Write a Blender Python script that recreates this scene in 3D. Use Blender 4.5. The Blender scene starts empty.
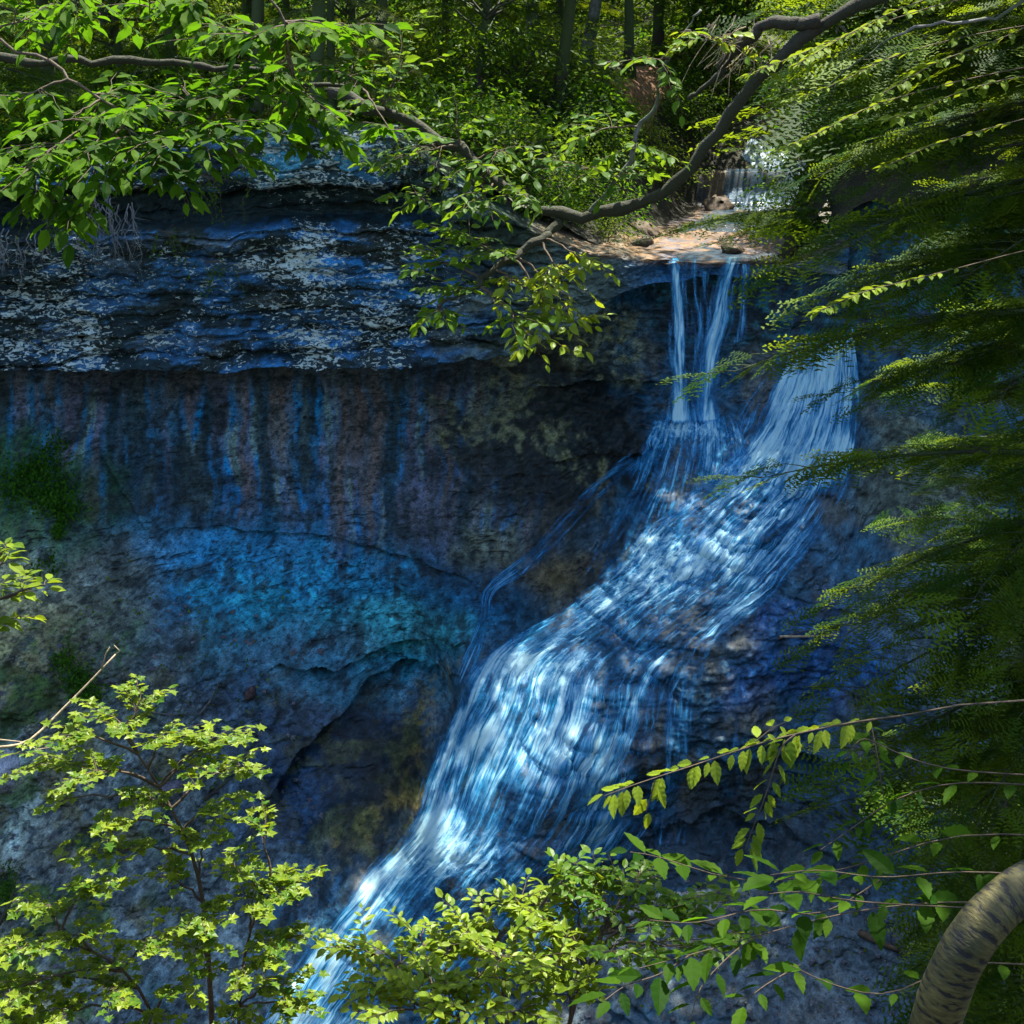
import bpy, math, random
import numpy as np
from mathutils import Vector
C = bpy.context.scene.collection
SC = bpy.context.scene
R = math.radians

# ------------------------------------------------------------------ camera, sky, sun, exposure
CAM_Z, PITCH, F = 15.0, 17.8, 1407.0
cam = bpy.data.cameras.new('camera')
cam.sensor_width = 36.0
cam.lens = 36.0 * F / 1024.0
cam.clip_start, cam.clip_end = 0.05, 400.0
cam_o = bpy.data.objects.new('camera', cam)
C.objects.link(cam_o)
cam_o.location = (0, 0, CAM_Z)
cam_o.rotation_euler = (R(90 - PITCH), 0, 0)
SC.camera = cam_o

SUN = Vector((0.15, 0.33, 0.93)).normalized()        # towards the sun: high, behind the falls and to the right
elev = math.asin(SUN.z)
azim = math.atan2(SUN.x, SUN.y)
w = bpy.data.worlds.new('World')
SC.world = w
w.use_nodes = True
wn = w.node_tree.nodes
sky = wn.new('ShaderNodeTexSky')
sky.sky_type = 'NISHITA'
sky.sun_disc = False
sky.sun_elevation, sky.sun_rotation = elev, azim
bg = wn['Background']
bg.inputs['Strength'].default_value = 0.102
w.node_tree.links.new(sky.outputs['Color'], bg.inputs['Color'])
sl = bpy.data.lights.new('sun', 'SUN')
sl.energy, sl.angle, sl.color = 5.0, R(0.5), (1.0, 0.94, 0.80)
so = bpy.data.objects.new('sun', sl)
C.objects.link(so)
so.location = SUN * 60
so.rotation_euler = SUN.to_track_quat('Z', 'Y').to_euler()
SC.view_settings.view_transform = 'Standard'
SC.view_settings.look = 'None'
SC.view_settings.exposure = 1.95
SC.view_settings.gamma = 1.0
SC.render.engine = 'CYCLES'
SC.cycles.transparent_max_bounces = 24
SC.cycles.max_bounces = 8

# ------------------------------------------------------------------ numeric helpers
cp, sp = math.cos(R(PITCH)), math.sin(R(PITCH))
FW, UP = np.array([0, cp, -sp]), np.array([0, sp, cp])


def at(px, py, Y):
    """the world point seen at a place of the photograph at distance Y"""
    px, py, Y = (np.asarray(a, float) for a in (px, py, Y))
    a, b = (px - 512) / F, -(py - 512) / F
    dx, dy, dz = a, cp + b * sp, -sp + b * cp
    t = Y / dy
    return np.stack(np.broadcast_arrays(dx * t, Y + 0 * t, CAM_Z + dz * t), -1)


def proj(x, y, z):
    u = y * sp + (z - CAM_Z) * cp
    d = y * cp - (z - CAM_Z) * sp
    return 512 + F * x / d, 512 - F * u / d


def _hash(ix, iy, iz, s):
    h = (ix * 374761393 + iy * 668265263 + iz * 2147483647 + s * 1274126177) & 0xffffffff
    h = ((h ^ (h >> 13)) * 1274126177) & 0xffffffff
    h = ((h ^ (h >> 16)) * 2246822519) & 0xffffffff
    return h ^ (h >> 15)


_G = np.random.default_rng(3).normal(size=(256, 3))
_G /= np.linalg.norm(_G, axis=1)[:, None]


def perlin(x, y, z, s=0):
    x, y, z = np.broadcast_arrays(np.asarray(x, float), np.asarray(y, float), np.asarray(z, float))
    ix, iy, iz = (np.floor(a).astype(np.int64) for a in (x, y, z))
    fx, fy, fz = x - ix, y - iy, z - iz
    ux, uy, uz = (a * a * a * (a * (a * 6 - 15) + 10) for a in (fx, fy, fz))
    out = 0
    for i in (0, 1):
        wx = ux if i else 1 - ux
        for j in (0, 1):
            wy = uy if j else 1 - uy
            for k in (0, 1):
                wz = uz if k else 1 - uz
                g = _G[_hash(ix + i, iy + j, iz + k, s) & 255]
                out = out + wx * wy * wz * (g[..., 0] * (fx - i) + g[..., 1] * (fy - j) + g[..., 2] * (fz - k))
    return out * 1.5


def fbm(x, y, z, octv=5, s=0, gain=0.5):
    t, a = 0, 1.0
    for o in range(octv):
        t = t + a * perlin(x, y, z, s + o)
        x, y, z, a = x * 2.03, y * 2.03, z * 2.03, a * gain
    return t


def sstep(a, b, x):
    t = np.clip((x - a) / (b - a), 0, 1)
    return t * t * (3 - 2 * t)


def unit(v):
    return v / np.maximum(np.linalg.norm(v, axis=-1, keepdims=True), 1e-9)


class MB:
    """collects triangles and per-vertex values, then links them as ONE mesh"""
    def __init__(self):
        self.v, self.f, self.t, self.n = [], [], [], 0

    def add(self, v, f, tint=0.5):
        v = np.asarray(v, float).reshape(-1, 3)
        f = np.asarray(f, np.int64).reshape(-1, 3)
        self.v.append(v)
        self.f.append(f + self.n)
        self.t.append(np.broadcast_to(np.asarray(tint, float), (len(v),)))
        self.n += len(v)

    def tube(self, pts, rad, sides=6, tint=0.5, cap=True):
        pts = np.asarray(pts, float)
        n = len(pts)
        rad = np.broadcast_to(np.asarray(rad, float), (n,))
        tan = unit(np.gradient(pts, axis=0))
        ref = np.array([0, 0, 1.0]) if abs(tan[0, 2]) < 0.9 else np.array([1.0, 0, 0])
        a = np.zeros((n, 3))
        a[0] = unit(np.cross(tan[0], ref))
        for i in range(1, n):
            a[i] = unit(a[i - 1] - tan[i] * np.dot(a[i - 1], tan[i]))
        b = np.cross(tan, a)
        th = np.arange(sides) * 2 * math.pi / sides
        ring = pts[:, None] + rad[:, None, None] * (a[:, None] * np.cos(th)[None, :, None] + b[:, None] * np.sin(th)[None, :, None])
        i0 = np.arange(n - 1)[:, None] * sides
        j, k = np.arange(sides)[None], (np.arange(sides)[None] + 1) % sides
        q = np.stack([i0 + j, i0 + k, i0 + sides + k, i0 + sides + j], -1).reshape(-1, 4)
        f = [q[:, [0, 1, 2]], q[:, [0, 2, 3]]]
        v = ring.reshape(-1, 3)
        if cap:
            v = np.concatenate([v, pts[[0]], pts[[-1]]])
            m = n * sides
            jj, kk = np.arange(sides), (np.arange(sides) + 1) % sides
            f.append(np.stack([np.full(sides, m), kk, jj], -1))
            f.append(np.stack([np.full(sides, m + 1), m - sides + jj, m - sides + kk], -1))
        self.add(v, np.concatenate(f), tint)

    def scatter(self, tpl, pos, dirs, nrm, size, tint):
        tv, tf = tpl
        pos, dirs, nrm = (np.asarray(a, float).reshape(-1, 3) for a in (pos, dirs, nrm))
        N = len(pos)
        if not N:
            return
        size = np.broadcast_to(np.asarray(size, float), (N,))
        tint = np.broadcast_to(np.asarray(tint, float), (N,))
        d = unit(dirs)
        nn = unit(nrm - d * np.sum(nrm * d, -1, keepdims=True) + 1e-5)
        s = np.cross(nn, d)
        v = pos[:, None] + size[:, None, None] * (tv[None, :, 0, None] * d[:, None] + tv[None, :, 1, None] * s[:, None] + tv[None, :, 2, None] * nn[:, None])
        f = tf[None] + (np.arange(N) * len(tv))[:, None, None]
        self.add(v, f, np.repeat(tint, len(tv)))

    def build(self, name, mat, parent=None, smooth=False, loc=None, attrs=None, col=None, uv=None):
        v = np.concatenate(self.v)
        f = np.concatenate(self.f)
        o = raw_mesh(name, v if loc is None else v - np.asarray(loc), f, mat, smooth, dict(tint=np.concatenate(self.t), **(attrs or {})), col, uv)
        if parent is not None:
            o.parent = parent
        elif loc is not None:
            o.location = loc
        return o


def raw_mesh(name, v, f, mat, smooth=False, attrs=None, col=None, uv=None):
    me = bpy.data.meshes.new(name)
    nv, nf = len(v), len(f)
    me.vertices.add(nv)
    me.vertices.foreach_set('co', np.ascontiguousarray(v, np.float32).ravel())
    me.loops.add(nf * 3)
    me.loops.foreach_set('vertex_index', np.ascontiguousarray(f, np.int32).ravel())
    me.polygons.add(nf)
    me.polygons.foreach_set('loop_start', np.arange(nf, dtype=np.int32) * 3)
    me.polygons.foreach_set('use_smooth', np.full(nf, smooth, dtype=bool))
    for k, a in (attrs or {}).items():
        at_ = me.attributes.new(k, 'FLOAT', 'POINT')
        at_.data.foreach_set('value', np.ascontiguousarray(a, np.float32).ravel())
    if col is not None:
        at_ = me.attributes.new('rock_colour', 'FLOAT_COLOR', 'POINT')
        at_.data.foreach_set('color', np.ascontiguousarray(np.concatenate([col, np.ones((nv, 1))], 1), np.float32).ravel())
    if uv is not None:
        ul = me.uv_layers.new(name='flow')
        ul.data.foreach_set('uv', np.ascontiguousarray(uv[f.ravel()], np.float32).ravel())
    me.update(calc_edges=True)
    me.validate()
    me.materials.append(mat)
    o = bpy.data.objects.new(name, me)
    C.objects.link(o)
    return o


def grid_faces(nu, nv):
    i, j = np.meshgrid(np.arange(nu - 1), np.arange(nv - 1), indexing='ij')
    a = (i * nv + j).ravel()
    q = np.stack([a, a + nv, a + nv + 1, a + 1], -1)
    return np.concatenate([q[:, [0, 1, 2]], q[:, [0, 2, 3]]])


def empty(name, loc, label=None, cat=None, group=None):
    o = bpy.data.objects.new(name, None)
    C.objects.link(o)
    o.location = loc
    tag(o, label, cat, group)
    return o


def tag(o, label=None, cat=None, group=None, kind=None):
    for k, v in (('label', label), ('category', cat), ('group', group), ('kind', kind)):
        if v:
            o[k] = v
    return o


def copy_tree(o, parent=None):
    c = o.copy()
    C.objects.link(c)
    if parent is not None:
        c.parent = parent
    for ch in list(o.children):
        copy_tree(ch, c)
    return c


# ------------------------------------------------------------------ materials
def mat_new(name):
    m = bpy.data.materials.new(name)
    m.use_nodes = True
    nt = m.node_tree
    nt.nodes.clear()
    out = nt.nodes.new('ShaderNodeOutputMaterial')
    return m, nt, out


def N(nt, kind, **kw):
    n = nt.nodes.new(kind)
    for k, v in kw.items():
        if k[0] == '_':
            setattr(n, k[1:], v)
        else:
            n.inputs[k.replace('__', ' ')].default_value = v
    return n


def ramp(nt, stops, interp='LINEAR'):
    r = nt.nodes.new('ShaderNodeValToRGB')
    r.color_ramp.interpolation = interp
    e = r.color_ramp.elements
    while len(e) < len(stops):
        e.new(0.5)
    for x, (p, c) in zip(e, stops):
        x.position = p
        x.color = (*c, 1) if len(c) == 3 else c
    return r


def math_node(nt, op, a, b=None):
    n = nt.nodes.new('ShaderNodeMath')
    n.operation = op
    for i, x in enumerate((a, b)):
        if x is None:
            continue
        if isinstance(x, (int, float)):
            n.inputs[i].default_value = x
        else:
            nt.links.new(x, n.inputs[i])
    return n.outputs[0]


def mix_col(nt, fac, a, b, mode='MIX'):
    n = nt.nodes.new('ShaderNodeMix')
    n.data_type, n.blend_type = 'RGBA', mode
    for s, x in (('Factor', fac), ('A', a), ('B', b)):
        sock = [i for i in n.inputs if i.name == s and (i.type == 'RGBA' or (s == 'Factor' and i.type == 'VALUE'))][0]
        if isinstance(x, (int, float)):
            sock.default_value = x
        elif isinstance(x, tuple):
            sock.default_value = (*x, 1)
        else:
            nt.links.new(x, sock)
    return [o for o in n.outputs if o.type == 'RGBA'][0]


def leaf_mat(name, lo, hi, trans=0.45, tcol=(0.30, 0.42, 0.03), rough=0.45, spec=0.14):
    m, nt, out = mat_new(name)
    a = N(nt, 'ShaderNodeAttribute', _attribute_name='tint')
    r = ramp(nt, [(0.0, lo), (0.85, hi), (1.0, tuple(min(1, c * 1.35) for c in hi))])
    nt.links.new(a.outputs['Fac'], r.inputs[0])
    p = N(nt, 'ShaderNodeBsdfPrincipled', Roughness=rough)
    p.inputs['Specular IOR Level'].default_value = spec
    nt.links.new(r.outputs[0], p.inputs['Base Color'])
    t = N(nt, 'ShaderNodeBsdfTranslucent')
    tc = mix_col(nt, 0.55, r.outputs[0], tcol)
    nt.links.new(tc, t.inputs['Color'])
    mx = N(nt, 'ShaderNodeMixShader', Fac=trans)
    nt.links.new(p.outputs[0], mx.inputs[1])
    nt.links.new(t.outputs[0], mx.inputs[2])
    nt.links.new(mx.outputs[0], out.inputs[0])
    return m


def bark_mat(name, dark, light, moss=0.0, mosscol=(0.03, 0.05, 0.01), scale=14):
    m, nt, out = mat_new(name)
    tc = N(nt, 'ShaderNodeTexCoord')
    n1 = N(nt, 'ShaderNodeTexNoise', Scale=scale, Detail=6.0, Roughness=0.65)
    n2 = N(nt, 'ShaderNodeTexNoise', Scale=2.2, Detail=3.0)
    for n in (n1, n2):
        nt.links.new(tc.outputs['Object'], n.inputs['Vector'])
    r = ramp(nt, [(0.3, dark), (0.7, light)])
    nt.links.new(n1.outputs[0], r.inputs[0])
    mr = ramp(nt, [(0.5 - moss * 0.5, (0, 0, 0)), (0.62 - moss * 0.4, (1, 1, 1))]) if moss else None
    col = r.outputs[0]
    if moss:
        nt.links.new(n2.outputs[0], mr.inputs[0])
        col = mix_col(nt, mr.outputs[0], col, mosscol)
    p = N(nt, 'ShaderNodeBsdfPrincipled', Roughness=0.85)
    nt.links.new(col, p.inputs['Base Color'])
    b = N(nt, 'ShaderNodeBump', Strength=0.8, Distance=0.02)
    nt.links.new(n1.outputs[0], b.inputs['Height'])
    nt.links.new(b.outputs[0], p.inputs['Normal'])
    nt.links.new(p.outputs[0], out.inputs[0])
    return m


def birch_mat():
    m, nt, out = mat_new('birch bark')
    uv = N(nt, 'ShaderNodeUVMap', _uv_map='flow')
    mp = N(nt, 'ShaderNodeMapping')
    mp.inputs['Scale'].default_value = (3.6, 46.0, 1)
    nt.links.new(uv.outputs[0], mp.inputs[0])
    n1 = N(nt, 'ShaderNodeTexNoise', Scale=1.0, Detail=4.0, Roughness=0.55, Distortion=0.15)
    nt.links.new(mp.outputs[0], n1.inputs['Vector'])
    r = ramp(nt, [(0.425, (0.006, 0.005, 0.003)), (0.445, (0.055, 0.045, 0.010)), (0.62, (0.105, 0.086, 0.020)), (0.8, (0.18, 0.145, 0.042))])
    nt.links.new(n1.outputs[0], r.inputs[0])
    tc = N(nt, 'ShaderNodeTexCoord')
    n2 = N(nt, 'ShaderNodeTexNoise', Scale=3.5, Detail=5.0)
    nt.links.new(tc.outputs['Object'], n2.inputs['Vector'])
    r2 = ramp(nt, [(0.42, (1.1, 1.1, 1.1)), (0.62, (0.35, 0.42, 0.22))])
    nt.links.new(n2.outputs[0], r2.inputs[0])
    col = mix_col(nt, 1.0, r.outputs[0], r2.outputs[0], 'MULTIPLY')
    p = N(nt, 'ShaderNodeBsdfPrincipled', Roughness=0.7)
    nt.links.new(col, p.inputs['Base Color'])
    b = N(nt, 'ShaderNodeBump', Strength=0.6, Distance=0.012)
    nt.links.new(n1.outputs[0], b.inputs['Height'])
    nt.links.new(b.outputs[0], p.inputs['Normal'])
    nt.links.new(p.outputs[0], out.inputs[0])
    return m


def rock_mat(name='rock'):
    m, nt, out = mat_new(name)
    tc = N(nt, 'ShaderNodeTexCoord')
    a = N(nt, 'ShaderNodeAttribute', _attribute_name='rock_colour')
    wet = N(nt, 'ShaderNodeAttribute', _attribute_name='wet')
    lich = N(nt, 'ShaderNodeAttribute', _attribute_name='lichen')
    n1 = N(nt, 'ShaderNodeTexNoise', Scale=9.0, Detail=8.0, Roughness=0.7)
    n2 = N(nt, 'ShaderNodeTexNoise', Scale=38.0, Detail=4.0, Roughness=0.6)
    n3 = N(nt, 'ShaderNodeTexNoise', Scale=9.0, Detail=5.0, Roughness=0.64, Distortion=0.9)
    mp = N(nt, 'ShaderNodeMapping')
    mp.inputs['Scale'].default_value = (1, 1, 2.2)
    nt.links.new(tc.outputs['Object'], mp.inputs[0])
    for n in (n1, n2):
        nt.links.new(tc.outputs['Object'], n.inputs['Vector'])
    nt.links.new(mp.outputs[0], n3.inputs['Vector'])
    r1 = ramp(nt, [(0.30, (0.35, 0.35, 0.35)), (0.45, (0.85, 0.85, 0.85)), (0.55, (1.1, 1.1, 1.1)), (0.70, (1.7, 1.7, 1.7))])
    nt.links.new(n1.outputs[0], r1.inputs[0])
    col = mix_col(nt, 1.0, a.outputs['Color'], r1.outputs[0], 'MULTIPLY')
    r2 = ramp(nt, [(0.32, (0.6, 0.6, 0.6)), (0.68, (1.4, 1.4, 1.4))])
    nt.links.new(n2.outputs[0], r2.inputs[0])
    col = mix_col(nt, 1.0, col, r2.outputs[0], 'MULTIPLY')
    # short dark strokes along the bedding
    mq = N(nt, 'ShaderNodeMapping')
    mq.inputs['Scale'].default_value = (1, 1, 3.4)
    nt.links.new(tc.outputs['Object'], mq.inputs[0])
    n4 = N(nt, 'ShaderNodeTexNoise', Scale=4.5, Detail=7.0, Roughness=0.7)
    nt.links.new(mq.outputs[0], n4.inputs['Vector'])
    r4 = ramp(nt, [(0.40, (0.12, 0.12, 0.12)), (0.52, (1, 1, 1)), (0.66, (1.35, 1.35, 1.35))])
    nt.links.new(n4.outputs[0], r4.inputs[0])
    ge = N(nt, 'ShaderNodeNewGeometry')
    sx_ = N(nt, 'ShaderNodeSeparateXYZ')
    nt.links.new(ge.outputs['True Normal'], sx_.inputs[0])
    rn = ramp(nt, [(0.15, (0.6, 0.6, 0.6)), (0.45, (0.0, 0.0, 0.0))])        # bedding shows on steep faces only
    nt.links.new(sx_.outputs['Z'], rn.inputs[0])
    col = mix_col(nt, rn.outputs[0], col, mix_col(nt, 1.0, col, r4.outputs[0], 'MULTIPLY'))
    # crusts of pale lichen: islands whose number follows the painted density
    th = math_node(nt, 'ADD', n3.outputs[0], math_node(nt, 'MULTIPLY', lich.outputs['Fac'], 0.30))
    rl = ramp(nt, [(0.66, (0, 0, 0)), (0.685, (1, 1, 1))])
    nt.links.new(th, rl.inputs[0])
    lc = mix_col(nt, n2.outputs[0], (0.20, 0.30, 0.30), (0.55, 0.62, 0.55))
    col = mix_col(nt, rl.outputs[0], col, lc)
    p = N(nt, 'ShaderNodeBsdfPrincipled')
    nt.links.new(col, p.inputs['Base Color'])
    rr = ramp(nt, [(0.0, (0.8, 0.8, 0.8)), (1.0, (0.42, 0.42, 0.42))])
    nt.links.new(wet.outputs['Fac'], rr.inputs[0])
    nt.links.new(rr.outputs[0], p.inputs['Roughness'])
    p.inputs['Specular IOR Level'].default_value = 0.22
    hsum = math_node(nt, 'ADD', n1.outputs[0], math_node(nt, 'MULTIPLY', n2.outputs[0], 0.35))
    hsum = math_node(nt, 'ADD', hsum, math_node(nt, 'MULTIPLY', rl.outputs[0], 0.15))
    b = N(nt, 'ShaderNodeBump', Strength=0.8, Distance=0.06)
    rb = ramp(nt, [(0.2, (0.8, 0.8, 0.8)), (0.5, (0.22, 0.22, 0.22))])
    nt.links.new(sx_.outputs['Z'], rb.inputs[0])
    nt.links.new(rb.outputs[0], b.inputs['Strength'])
    nt.links.new(hsum, b.inputs['Height'])
    nt.links.new(b.outputs[0], p.inputs['Normal'])
    nt.links.new(p.outputs[0], out.inputs[0])
    return m


def water_mat(name='falling water', su=7.5, sv=0.8, body=(0.004, 0.17, 0.50), foam=(0.58, 0.92, 1.0), mid=(0.05, 0.44, 0.86)):
    """silky falling water: strands that run along the flow, clear between them"""
    m, nt, out = mat_new(name)
    uv = N(nt, 'ShaderNodeUVMap', _uv_map='flow')
    den = N(nt, 'ShaderNodeAttribute', _attribute_name='flow_mass')
    frt = N(nt, 'ShaderNodeAttribute', _attribute_name='froth')

    def streak(sx, sy, det, dist, rough=0.6):
        mp = N(nt, 'ShaderNodeMapping')
        mp.inputs['Scale'].default_value = (sx, sy, 1)
        nt.links.new(uv.outputs[0], mp.inputs[0])
        n = N(nt, 'ShaderNodeTexNoise', Scale=1.0, Detail=det, Roughness=rough, Distortion=dist)
        nt.links.new(mp.outputs[0], n.inputs['Vector'])
        return n.outputs[0]
    s1 = streak(su, sv, 5.0, 0.9)
    s2 = streak(su * 2.6, sv * 1.6, 4.0, 0.3)
    s3 = streak(su * 0.28, sv * 1.3, 4.0, 0.8)
    s4 = streak(su * 1.1, su * 0.75, 6.0, 0.6, 0.75)      # froth breaking up
    s = math_node(nt, 'ADD', math_node(nt, 'MULTIPLY', s1, 0.43), math_node(nt, 'MULTIPLY', s2, 0.28))
    s5 = streak(su * 5.5, sv * 2.2, 3.0, 0.2)
    s = math_node(nt, 'ADD', s, math_node(nt, 'MULTIPLY', s3, 0.17))
    s = math_node(nt, 'ADD', s, math_node(nt, 'MULTIPLY', s5, 0.12))
    sf = nt.nodes.new('ShaderNodeMix')
    sf.data_type = 'FLOAT'
    nt.links.new(math_node(nt, 'MULTIPLY', frt.outputs['Fac'], 0.6), sf.inputs[0])
    nt.links.new(s, sf.inputs[2])
    nt.links.new(s4, sf.inputs[3])
    s = sf.outputs[0]
    # density shifts the threshold where strands appear
    s = math_node(nt, 'ADD', math_node(nt, 'MULTIPLY', s, 1.9), -0.45)
    q = math_node(nt, 'SUBTRACT', math_node(nt, 'ADD', s, math_node(nt, 'MULTIPLY', den.outputs['Fac'], 0.46)), 0.50)
    al = ramp(nt, [(0.06, (0, 0, 0)), (0.18, (0.30, 0.30, 0.30)), (0.40, (0.92, 0.92, 0.92))])
    nt.links.new(q, al.inputs[0])
    edge = ramp(nt, [(0.0, (0, 0, 0)), (0.12, (1, 1, 1))])
    nt.links.new(den.outputs['Fac'], edge.inputs[0])
    alpha = math_node(nt, 'MULTIPLY', al.outputs[0], edge.outputs[0])
    cr = ramp(nt, [(0.10, body), (0.26, mid), (0.44, foam)])
    nt.links.new(q, cr.inputs[0])
    p = N(nt, 'ShaderNodeBsdfPrincipled', Roughness=0.35)
    p.inputs['Specular IOR Level'].default_value = 0.5
    nt.links.new(cr.outputs[0], p.inputs['Base Color'])
    b = N(nt, 'ShaderNodeBump', Strength=0.6, Distance=0.05)
    nt.links.new(s, b.inputs['Height'])
    nt.links.new(b.outputs[0], p.inputs['Normal'])
    tl = N(nt, 'ShaderNodeBsdfTranslucent')
    nt.links.new(cr.outputs[0], tl.inputs['Color'])
    m1 = N(nt, 'ShaderNodeMixShader', Fac=0.3)
    nt.links.new(p.outputs[0], m1.inputs[1])
    nt.links.new(tl.outputs[0], m1.inputs[2])
    tr = N(nt, 'ShaderNodeBsdfTransparent')
    m2 = N(nt, 'ShaderNodeMixShader')
    nt.links.new(alpha, m2.inputs[0])
    nt.links.new(tr.outputs[0], m2.inputs[1])
    nt.links.new(m1.outputs[0], m2.inputs[2])
    nt.links.new(m2.outputs[0], out.inputs[0])
    return m


def soil_mat(name, c1, c2, c3, scale=3.0):
    m, nt, out = mat_new(name)
    tc = N(nt, 'ShaderNodeTexCoord')
    n1 = N(nt, 'ShaderNodeTexNoise', Scale=scale, Detail=8.0, Roughness=0.7)
    n2 = N(nt, 'ShaderNodeTexNoise', Scale=scale * 9, Detail=4.0)
    for n in (n1, n2):
        nt.links.new(tc.outputs['Object'], n.inputs['Vector'])
    r = ramp(nt, [(0.3, c1), (0.5, c2), (0.72, c3)])
    nt.links.new(n1.outputs[0], r.inputs[0])
    r2 = ramp(nt, [(0.3, (0.5, 0.5, 0.5)), (0.7, (1.3, 1.3, 1.3))])
    nt.links.new(n2.outputs[0], r2.inputs[0])
    col = mix_col(nt, 1.0, r.outputs[0], r2.outputs[0], 'MULTIPLY')
    p = N(nt, 'ShaderNodeBsdfPrincipled', Roughness=0.9)
    nt.links.new(col, p.inputs['Base Color'])
    b = N(nt, 'ShaderNodeBump', Strength=0.7, Distance=0.05)
    nt.links.new(n2.outputs[0], b.inputs['Height'])
    nt.links.new(b.outputs[0], p.inputs['Normal'])
    nt.links.new(p.outputs[0], out.inputs[0])
    return m


M_ROCK = rock_mat()
M_WATER = water_mat()
M_WATER_FAR = water_mat('sunlit cascade water', 7.0, 0.9, (0.03, 0.10, 0.22), (0.55, 0.70, 0.82), (0.20, 0.36, 0.55))
M_SOIL = soil_mat('forest soil', (0.008, 0.008, 0.004), (0.020, 0.018, 0.008), (0.035, 0.035, 0.012))
M_PATH = soil_mat('trodden earth', (0.09, 0.040, 0.018), (0.16, 0.075, 0.035), (0.24, 0.12, 0.06), 2.0)
M_BARK = bark_mat('dark bark', (0.010, 0.008, 0.006), (0.045, 0.035, 0.025), 0.25)
M_MOSSBARK = bark_mat('mossy bark', (0.004, 0.003, 0.002), (0.032, 0.026, 0.014), 0.35, (0.016, 0.018, 0.005), 34)
M_GREYBARK = bark_mat('grey bark', (0.04, 0.04, 0.04), (0.17, 0.17, 0.16), 0.1)
M_TWIG = bark_mat('brown twig bark', (0.03, 0.02, 0.012), (0.10, 0.07, 0.04))
M_PALETWIG = bark_mat('pale dead twig', (0.18, 0.14, 0.08), (0.42, 0.34, 0.22))
M_BIRCH = birch_mat()
M_LEAF_SUN = leaf_mat('young maple leaf', (0.035, 0.11, 0.006), (0.16, 0.225, 0.012), 0.45, (0.38, 0.42, 0.012), 0.42, 0.2)
M_LEAF_HAZEL = leaf_mat('hazel leaf', (0.03, 0.10, 0.006), (0.13, 0.19, 0.012), 0.45, (0.32, 0.38, 0.015), 0.55, 0.1)
M_LEAF_BEECH = leaf_mat('beech leaf', (0.007, 0.036, 0.002), (0.055, 0.12, 0.004), 0.5, (0.13, 0.30, 0.006), 0.65, 0.08)
M_LEAF_FAR = leaf_mat('woodland leaf', (0.016, 0.07, 0.004), (0.08, 0.16, 0.008), 0.5, (0.22, 0.33, 0.01), 0.5)
M_NEEDLE = leaf_mat('hemlock needle', (0.008, 0.045, 0.003), (0.085, 0.15, 0.006), 0.47, (0.30, 0.38, 0.008), 0.6, 0.12)
M_NEEDLE_PALE = leaf_mat('pale hemlock needle', (0.06, 0.10, 0.015), (0.16, 0.20, 0.04), 0.4, (0.25, 0.32, 0.04), 0.5)
M_MOSS = leaf_mat('moss', (0.012, 0.05, 0.003), (0.045, 0.14, 0.006), 0.3, (0.06, 0.18, 0.005), 0.8, 0.1)
M_DRYROOT = bark_mat('grey root', (0.05, 0.055, 0.055), (0.16, 0.17, 0.17))
# ------------------------------------------------------------------ the cliff: alcove wall, sloping apron, right wall (one rock sheet y = f(x, z))
CTRL = np.array([
    (-250, 380, 22.6), (0, 380, 23.4), (200, 385, 24.2), (400, 385, 24.9), (520, 385, 25.2), (600, 380, 25.0),
    (-250, 520, 21.3), (0, 470, 22.6), (0, 540, 21.6), (120, 450, 23.2), (200, 520, 23.2), (400, 530, 23.8), (500, 520, 24.1), (590, 500, 23.9),
    (-250, 650, 20.0), (0, 650, 20.6), (150, 640, 21.3), (300, 640, 22.3), (440, 625, 22.5), (500, 590, 23.2),
    (440, 690, 22.2), (350, 680, 22.1), (0, 800, 19.2), (150, 800, 20.0), (260, 760, 20.9), (340, 740, 21.3), (420, 730, 21.5),
    (300, 850, 20.2), (380, 820, 20.4), (0, 1000, 17.2), (150, 1000, 17.7), (250, 950, 18.5), (300, 900, 19.3),
    (-250, 800, 18.4), (-250, 1000, 16.3), (0, 1250, 14.4), (300, 1250, 14.8), (600, 1250, 14.8), (900, 1250, 14.4), (1250, 1250, 13.0),
    (690, 425, 23.6), (640, 480, 23.0), (560, 600, 22.1), (480, 680, 21.0), (430, 800, 19.5), (350, 900, 18.7), (290, 990, 17.7),
    (760, 440, 22.8), (700, 520, 22.0), (640, 600, 21.2), (560, 680, 20.3), (500, 800, 18.9), (420, 920, 18.2), (350, 1010, 17.4),
    (860, 400, 22.9), (830, 500, 22.0), (760, 600, 20.9), (800, 640, 20.6), (700, 690, 20.1), (620, 720, 19.7), (750, 730, 19.9), (850, 700, 20.1),
    (700, 790, 19.8), (800, 790, 19.8), (600, 810, 19.1), (650, 870, 19.2), (750, 870, 19.3), (560, 880, 18.6),
    (650, 950, 18.0), (750, 950, 17.9), (850, 940, 17.8), (700, 1020, 17.0), (560, 950, 18.0), (500, 1010, 17.3), (880, 1010, 16.9),
    (690, 300, 24.55), (740, 300, 24.55), (690, 270, 24.5), (740, 270, 24.5), (600, 300, 24.8), (640, 350, 24.5), (580, 345, 24.8), (690, 380, 24.3), (740, 380, 24.0),
    (800, 275, 24.2), (810, 330, 23.7), (850, 330, 23.4), (950, 300, 22.2), (950, 450, 20.8), (950, 600, 19.3), (950, 750, 18.0), (1000, 900, 16.9),
    (1250, 300, 19.5), (1250, 600, 16.0), (1250, 900, 14.5), (1000, 150, 23.5), (1250, 150, 20.5),
], float)
cpts = at(CTRL[:, 0], CTRL[:, 1], CTRL[:, 2])


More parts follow.
